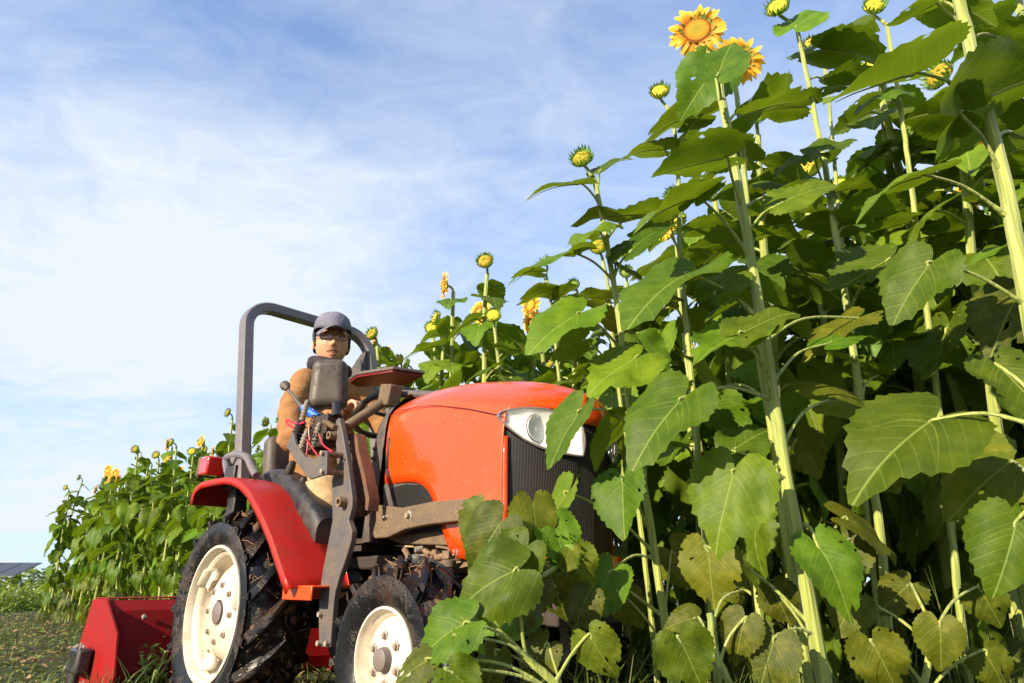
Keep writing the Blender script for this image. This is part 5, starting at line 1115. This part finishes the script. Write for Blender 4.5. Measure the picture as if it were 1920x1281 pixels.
# ------------------------------------------------------------------ field rows: eight plants grown once, then copied
def grow(seed, h, kind, lower=1.0):
    r = random.Random(seed); T = bpy.data.objects.new('sunflower', None); COL.objects.link(T); T.empty_display_size = .05
    lean = Vector((r.uniform(-.05, .05), r.uniform(-.05, .05), 0)); P = [Vector((0, 0, 0)) + lean * (k / 10) ** 2 * h + UP * h * k / 10 + Vector((r.uniform(-1, 1), r.uniform(-1, 1), 0)) * .006 for k in range(11)]
    P = spline(P, 2); n = len(P); b = MB(); rr_ = .0135 * h / 1.6; b.tube(P, [rr_ * (1.1 - .45 * k / (n - 1)) for k in range(n)], 7)
    nl = 23; az = r.uniform(0, 6)
    for k in range(nl):
        f = .06 + .91 * k / (nl - 1); az += 2.4 + r.uniform(-.3, .3); L = (.100 + .070 * math.sin(math.pi * min(1, (1 - f) * 1.25 + .1))) * r.uniform(.85, 1.15) * h / 1.6
        p = P[min(n - 1, int(f * (n - 1)))]; d = Vector((math.cos(az), math.sin(az), 0)); pl = L * (.62 if f < .85 else .35)
        up_ = .75 if f > .8 else .45; pj = p + (d + UP * up_).normalized() * pl
        el = -.15 - r.uniform(0, .4) if f > .72 else (-.60 - r.uniform(0, .5) if f > .4 else -1.05 - r.uniform(0, .4))
        ax = d * math.cos(el) + UP * math.sin(el); nn = UP * math.cos(el) - d * math.sin(el) + Vector((r.uniform(-.25, .25), r.uniform(-.25, .25), 0))
        old = f < .30 and r.random() < .45
        inst('leaf', (LO[r.randrange(5)] if old else LY[r.randrange(12)]), T, leaf_matrix(pj, ax, nn, L))
        b.tube(spline([p, p + (d + UP * (up_ + .3)).normalized() * pl * .55, pj, pj + ax * .02], 3), [.0050, .0048, .0045, .0042, .004, .0038, .0036, .0034, .0032, .003], 5)
    b.build('stem', M['stem'], T)
    dd = Vector((-.72 + r.uniform(-.3, .3), -.60 + r.uniform(-.3, .3), r.uniform(-.05, .35))).normalized()
    hr_ = dict(bloom=.036, bud=.040, tiny=.030)[kind] * r.uniform(.9, 1.15)
    head(T, kind, P[-1] + dd * .05 + UP * .03, dd, hr_, seed=seed)
    b = MB(); b.tube(spline([P[-2], P[-1], P[-1] + UP * .025 + dd * .015, P[-1] + dd * (.05 - hr_ * .4) + UP * .03], 4), .0062, 6); b.build('neck', M['stem'], T)
    return T
def copy_tree(o, parent=None):
    c = o.copy(); COL.objects.link(c)
    if parent is not None: c.parent = parent; c.matrix_parent_inverse = o.matrix_parent_inverse
    for ch in o.children: copy_tree(ch, c)
    return c
kinds = ['bud', 'bloom', 'bud', 'tiny', 'bloom', 'bud', 'bud', 'bloom']
tmpl = [grow(100 + i, 1.80, k) for i, k in enumerate(kinds)]
for t_ in tmpl: t_.location = (0, 0, 0)
used_t = set(); cnt = 0; placed = []
KN = dict(bloom='an open golden bloom', bud='a half-open yellow bud', tiny='a small closed green bud')
fr = random.Random(99)
for k in range(-0, 11):
    yl = .66 + .36 * (k - 1)
    x = -8.7
    while x < 4.2:
        x += (fr.uniform(.24, .36) if k < 4 else fr.uniform(.34, .5)) if x < 1.4 else fr.uniform(.20, .32)
        xx = x + fr.uniform(-.05, .05); yy = yl + fr.uniform(-.07, .07)
        if k == 0 and xx < 1.95: continue
        if k == 0: pass
        if k < 3 and k > 0 and xx < 1.55 and yy < .62: continue
        if k > 4 and xx < -3.5: continue
        if k > 7 and xx < .5: continue
        if k == 1 and xx < 1.7: yy += .04
        Wl = TM @ Vector((xx, yy, 0))
        if Wl.y < 1.72: continue
        # keep clear of the lens frustum side where nothing shows
        u = 960 + F * Wl.x / max(.2, Wl.y * CT + .3)
        if u > 2450 or u < -250: continue
        if any((Wl - hpz).length < .13 for hpz in hero_positions): continue
        ti = fr.randrange(8)
        if .3 < xx < 1.6 and kinds[ti] == 'bloom': ti = 3 if k % 2 else 6
        if xx > 1.5 and kinds[ti] == 'bloom' and (k < 3 or fr.random() < .6): ti = 5 if k % 2 else 3
        src = tmpl[ti]
        T = src if ti not in used_t else copy_tree(src); used_t.add(ti)
        T.location = (Wl.x, Wl.y, gz(Wl.x, Wl.y) - .01); s = fr.uniform(.90, 1.08) * (1.0 if xx < 1.6 else 1.04); T.scale = (s, s, s)
        if k == 1 and xx < -1.2: T.scale = [q * fr.uniform(.92, 1.02) for q in (s, s, s)]
        if xx > 1.4:
            g_ = 1 + .24 * max(0, min(1, (u - 1150) / 450)); T.scale = [q * g_ for q in T.scale]
        if -1.5 <= xx < 1.7: T.scale = [q * (1.17 if xx < .35 else 1.03) for q in T.scale]
        T.rotation_euler = (fr.uniform(-.05, .05), fr.uniform(-.05, .05), fr.uniform(-.75, .75))
        kd = kinds[ti]
        zone = 'beyond the roll bar' if xx < -.6 else 'behind the driver and hood' if xx < 1.6 else 'in the shade behind the nearest stems'
        depth = 'edge row' if k == 1 else 'second row' if k == 2 else 'inner rows'
        T['zone'] = (k, xx, KN[kd], zone, depth) and '%s|%s|%s' % (KN[kd], zone, depth); T['category'] = 'sunflower'; cnt += 1; placed.append((k, xx, T))
placed.sort(key=lambda q: (q[0], q[1])); ORD = ['first', 'second', 'third', 'fourth', 'fifth', 'sixth', 'seventh', 'eighth', 'ninth', 'tenth', 'eleventh', 'twelfth', 'thirteenth', 'fourteenth', 'fifteenth', 'sixteenth', 'seventeenth', 'eighteenth', 'nineteenth', 'twentieth']
cn = 0
for k, xx, T in placed:
    kn, zone, depth = T['zone'].split('|'); del T['zone']
    if k == 1 and xx < -.6 and cn < 20:
        T['label'] = 'edge-row sunflower with %s, %s from the far left end' % (kn, ORD[cn]); T['group'] = 'sunflowers along the edge row left of the tractor'; cn += 1
    else: T['label'] = 'sunflower with %s, %s, %s' % (kn, depth, zone); T['group'] = T['label']
print('field plants', cnt)
for i, t_ in enumerate(tmpl):
    if i not in used_t: bpy.data.objects.remove(t_)

# ------------------------------------------------------------------ grass, weeds, clippings
def blade_mat():
    m, t, p, o = mat('grass_blade'); c = N(t, 'ShaderNodeTexCoord'); n = N(t, 'ShaderNodeTexNoise', i_Scale=6., i_Detail=4.); t.links.new(c.outputs['Object'], n.inputs[0])
    col = mixc(t, ramp(t, n.outputs[0], [(.35, 0.0), (.65, 1.0)]), (.06, .12, .018), (.17, .20, .04)); t.links.new(col, p.inputs['Base Color']); p.inputs['Roughness'].default_value = .55
    tb = N(t, 'ShaderNodeBsdfTranslucent'); t.links.new(col, tb.inputs[0]); mx = N(t, 'ShaderNodeMixShader', i_Fac=.3); t.links.new(p.outputs[0], mx.inputs[1]); t.links.new(tb.outputs[0], mx.inputs[2]); t.links.new(mx.outputs[0], o.inputs[0]); return m
M['blade'] = blade_mat()
def blade(b, p, h, w, dr, lean):
    n0 = len(b.v); s = Vector((-dr.y, dr.x, 0))
    for k in range(4):
        f = k / 3; q = p + UP * h * (f - .25 * lean * f * f) + dr * lean * h * f * f; ww = w * (1 - f * f) * .5 + .0003; b.v += [q - s * ww, q + s * ww]
    for k in range(3): b.f.append((n0 + 2 * k, n0 + 2 * k + 1, n0 + 2 * k + 3, n0 + 2 * k + 2)); b.m.append(0)
gr = random.Random(5); b = MB()
def rdir():
    a = gr.uniform(0, 6.283); return Vector((math.cos(a), math.sin(a), 0))
for _ in range(20000):       # short regrowth on the mown strip
    X = gr.uniform(-9, .5); Y = gr.uniform(2.2, 13)
    l = TI @ Vector((X, Y, 0))
    if l.y > .8 and l.x > -8.6: continue
    dens = noise.noise(Vector((X * 1.4, Y * 1.4, 9)))
    if dens < gr.uniform(-.35, .35): continue
    z = gz(X, Y); blade(b, Vector((X, Y, z)), gr.uniform(.02, .075), gr.uniform(.004, .009), rdir(), gr.uniform(.1, 1.1))
b.build('short_grass', M['blade'], sharp=0, kind='stuff', label='short green regrowth on the mown strip left of the tractor', category='grass')
b = MB()
for _ in range(3000):        # taller grass under the sunflowers and about the wheels
    l = Vector((gr.uniform(-8, 3.4), gr.uniform(.45, 2.2), 0)); w = TM @ l
    if w.y < 1.4: continue
    blade(b, Vector((w.x, w.y, gz(w.x, w.y))), gr.uniform(.08, .35), gr.uniform(.004, .010), rdir(), gr.uniform(.2, 1.2))
for _ in range(1500):
    w = Vector((gr.uniform(.0, 1.9), gr.uniform(1.30, 2.6), 0)); blade(b, w, gr.uniform(.1, .45), gr.uniform(.004, .009), rdir(), gr.uniform(.2, 1.3))
for _ in range(900):
    w = TM @ Vector((gr.uniform(-1.2, 1.6), gr.uniform(-1.0, .4), 0)); blade(b, Vector((w.x, w.y, gz(w.x, w.y))), gr.uniform(.04, .16), gr.uniform(.003, .008), rdir(), gr.uniform(.2, 1.2))
for (u, v, Yd, n, h) in ((240, 1270, 2.75, 26, .20), (185, 1300, 2.6, 12, .14), (330, 1300, 2.3, 14, .15), (610, 1300, 2.0, 30, .16), (1130, 1290, 1.6, 26, .28), (1160, 1300, 1.55, 16, .24), (1800, 1250, 1.9, 40, .45), (1880, 1280, 1.8, 40, .40), (1700, 1280, 1.8, 30, .35)):
    c_ = Wp(u, v, Yd); c_.z = 0
    for _ in range(n): blade(b, c_ + rdir() * gr.uniform(0, .09), h * gr.uniform(.5, 1.3), gr.uniform(.004, .012), rdir(), gr.uniform(.2, 1.3))
b.build('tall_grass', M['blade'], sharp=0, kind='stuff', label='taller grass blades under the sunflowers and round the wheels', category='grass')
# chopped leaves and straw on the mown strip
b = MB()
for _ in range(22000):
    Y = 2.2 + 9 * gr.random() ** 1.4; X = gr.uniform(-.85 * Y - .8, .0)
    l = TI @ Vector((X, Y, 0))
    if l.y > .6 and l.x > -8.3: continue
    z = gz(X, Y) + gr.uniform(.002, .018); s = gr.uniform(.006, .026); d = rdir(); e = Vector((-d.y, d.x, gr.uniform(-.7, .7))) * gr.uniform(.15, .8); d = d + UP * gr.uniform(-.5, .5); c_ = Vector((X, Y, z))
    n0 = len(b.v); b.v += [c_ - d * s, c_ + e * s, c_ + d * s, c_ - e * s]; b.f.append((n0, n0 + 1, n0 + 2, n0 + 3)); b.m.append(0 if gr.random() < .55 else 1)
b.build('clippings', [M['leaf_old'], M['straw']], sharp=0, kind='stuff', label='chopped leaves and straw scattered over the mown strip', category='clippings')
def leafy(name, label, c, rx, rz, n, s, mats, group=None, spots=None):
    """bush: many leaf-sized faces through an uneven volume, on short stems"""
    r = random.Random(hash(label) % 1000 if False else int(abs(c.x) * 100) + 3); T = thing(name, label, 'bush', Matrix.Translation(c), group); b = MB(); st = MB()
    for _ in range(n):
        d = Vector((r.gauss(0, 1), r.gauss(0, 1), abs(r.gauss(0, 1)))).normalized(); q = r.random() ** .4; lump = 1 + .35 * noise.noise(d * 2.3 + c)
        p = Vector((d.x * rx, d.y * rx, d.z * rz)) * q * lump; a = Vector((r.gauss(0, 1), r.gauss(0, 1), r.gauss(0, 1))).normalized() * s * r.uniform(.6, 1.3); e = a.cross(Vector((r.gauss(0, 1), r.gauss(0, 1), 1))).normalized() * a.length * .45
        n0 = len(b.v); b.v += [p - a, p + e, p + a, p - e]; b.f.append((n0, n0 + 1, n0 + 2, n0 + 3)); b.m.append(1 if (spots and r.random() < spots and q > .8) else 0)
    for _ in range(7): d = Vector((r.gauss(0, .5), r.gauss(0, .5), 1)).normalized(); st.tube([(0, 0, 0), d * rz * .8], [.02 * rx + .004, .006], 5)
    b.build('foliage', mats, T, sharp=0); st.build('stem', M['stem'], T); return T
M['blossom'] = surf('pale_blossom', (.62, .60, .45), .7, bump=0)
leafy('weed', 'clump of green weeds tangled in front of the dark red mower', (TM @ Vector((-.72, -.42, 0))), .09, .23, 160, .020, [M['leaf'], M['leaf']])
for i, (u, h, Yd, lb) in enumerate(((-30, 1.0, 13, 'leftmost bush under the far solar panels'), (12, .95, 12, 'round bush with pale blossom under the far solar panels'), (38, .8, 12.6, 'second bush from the left under the solar panels'), (62, 1.0, 13, 'bush under the solar panels, half behind the field end'), (95, .9, 12.5, 'bush hidden behind the last sunflowers'))):
    c_ = Wp(u, 1085, Yd); c_.z = 0; leafy('bush', lb, c_, .30 + .07 * (i % 2), h * .50, 700, .035, [M['leaf'], M['blossom']], spots=.10 if i == 1 else .02)
b = MB()
for _ in range(2500):
    X = gr.uniform(-34, -11); Y = gr.uniform(13, 26); blade(b, Vector((X, Y, 0)), gr.uniform(.05, .16), gr.uniform(.02, .05), rdir(), gr.uniform(.2, 1.))
b.build('meadow', M['blade'], sharp=0, kind='stuff', label='rough green meadow between the field end and the solar panels', category='grass')
b = MB()
for _ in range(9000):
    X = gr.uniform(-62, -18); Y = gr.uniform(37, 40); z = gr.uniform(0, 1.15 + .25 * noise.noise(Vector((X * .5, 0, 0)))); c_ = Vector((X, Y, z)); s = gr.uniform(.1, .22); d = rdir() + UP * gr.uniform(-.6, .6); e = Vector((-d.y, d.x, gr.uniform(-.6, .6))) * .6
    n0 = len(b.v); b.v += [c_ - d * s, c_ + e * s, c_ + d * s, c_ - e * s]; b.f.append((n0, n0 + 1, n0 + 2, n0 + 3)); b.m.append(0)
b.build('hedge', M['leaf'], sharp=0, kind='stuff', label='dark hedge behind the far solar panels', category='hedge')
# far solar array
M['pv'] = surf('dark_solar_glass', (.022, .022, .032), .25, bump=0); M['alu'] = surf('panel_frame', (.30, .30, .32), .5, .5, bump=0)
T = thing('solar_array', 'long dark row of solar panels on the horizon at the far left', 'solar panels', Matrix.Translation(Wp(20, 1090, 34)))
base = Wp(20, 1090, 34)
b = MB(); b.box((0, 0, 0), (.86, .92, .03), Matrix.Rotation(rad(20), 3, 'X')); pm_ = b.mesh('panel', M['pv'], 0, False)
b = MB(); b.box((0, 0, -.02), (.92, 1.06, .02), Matrix.Rotation(rad(20), 3, 'X')); fm_ = b.mesh('panel_frame', M['alu'], 0, False)
for i in range(-12, 1):
    for j in range(2):
        c_ = Vector((i * .94, j * .84, .92 - base.z + j * .30)); pn = inst('panel', pm_, T, Matrix.Translation(c_)); inst('panel_frame', fm_, pn)
for i in range(-12, 1, 2):
    b = MB(); b.tube([(i * .94 + .47, .9, -base.z), (i * .94 + .47, .9, .95 - base.z)], .05, 6); b.tube([(i * .94 + .47, 0, -base.z), (i * .94 + .47, 0, .5 - base.z)], .05, 6); b.build('leg', M['alu'], T)
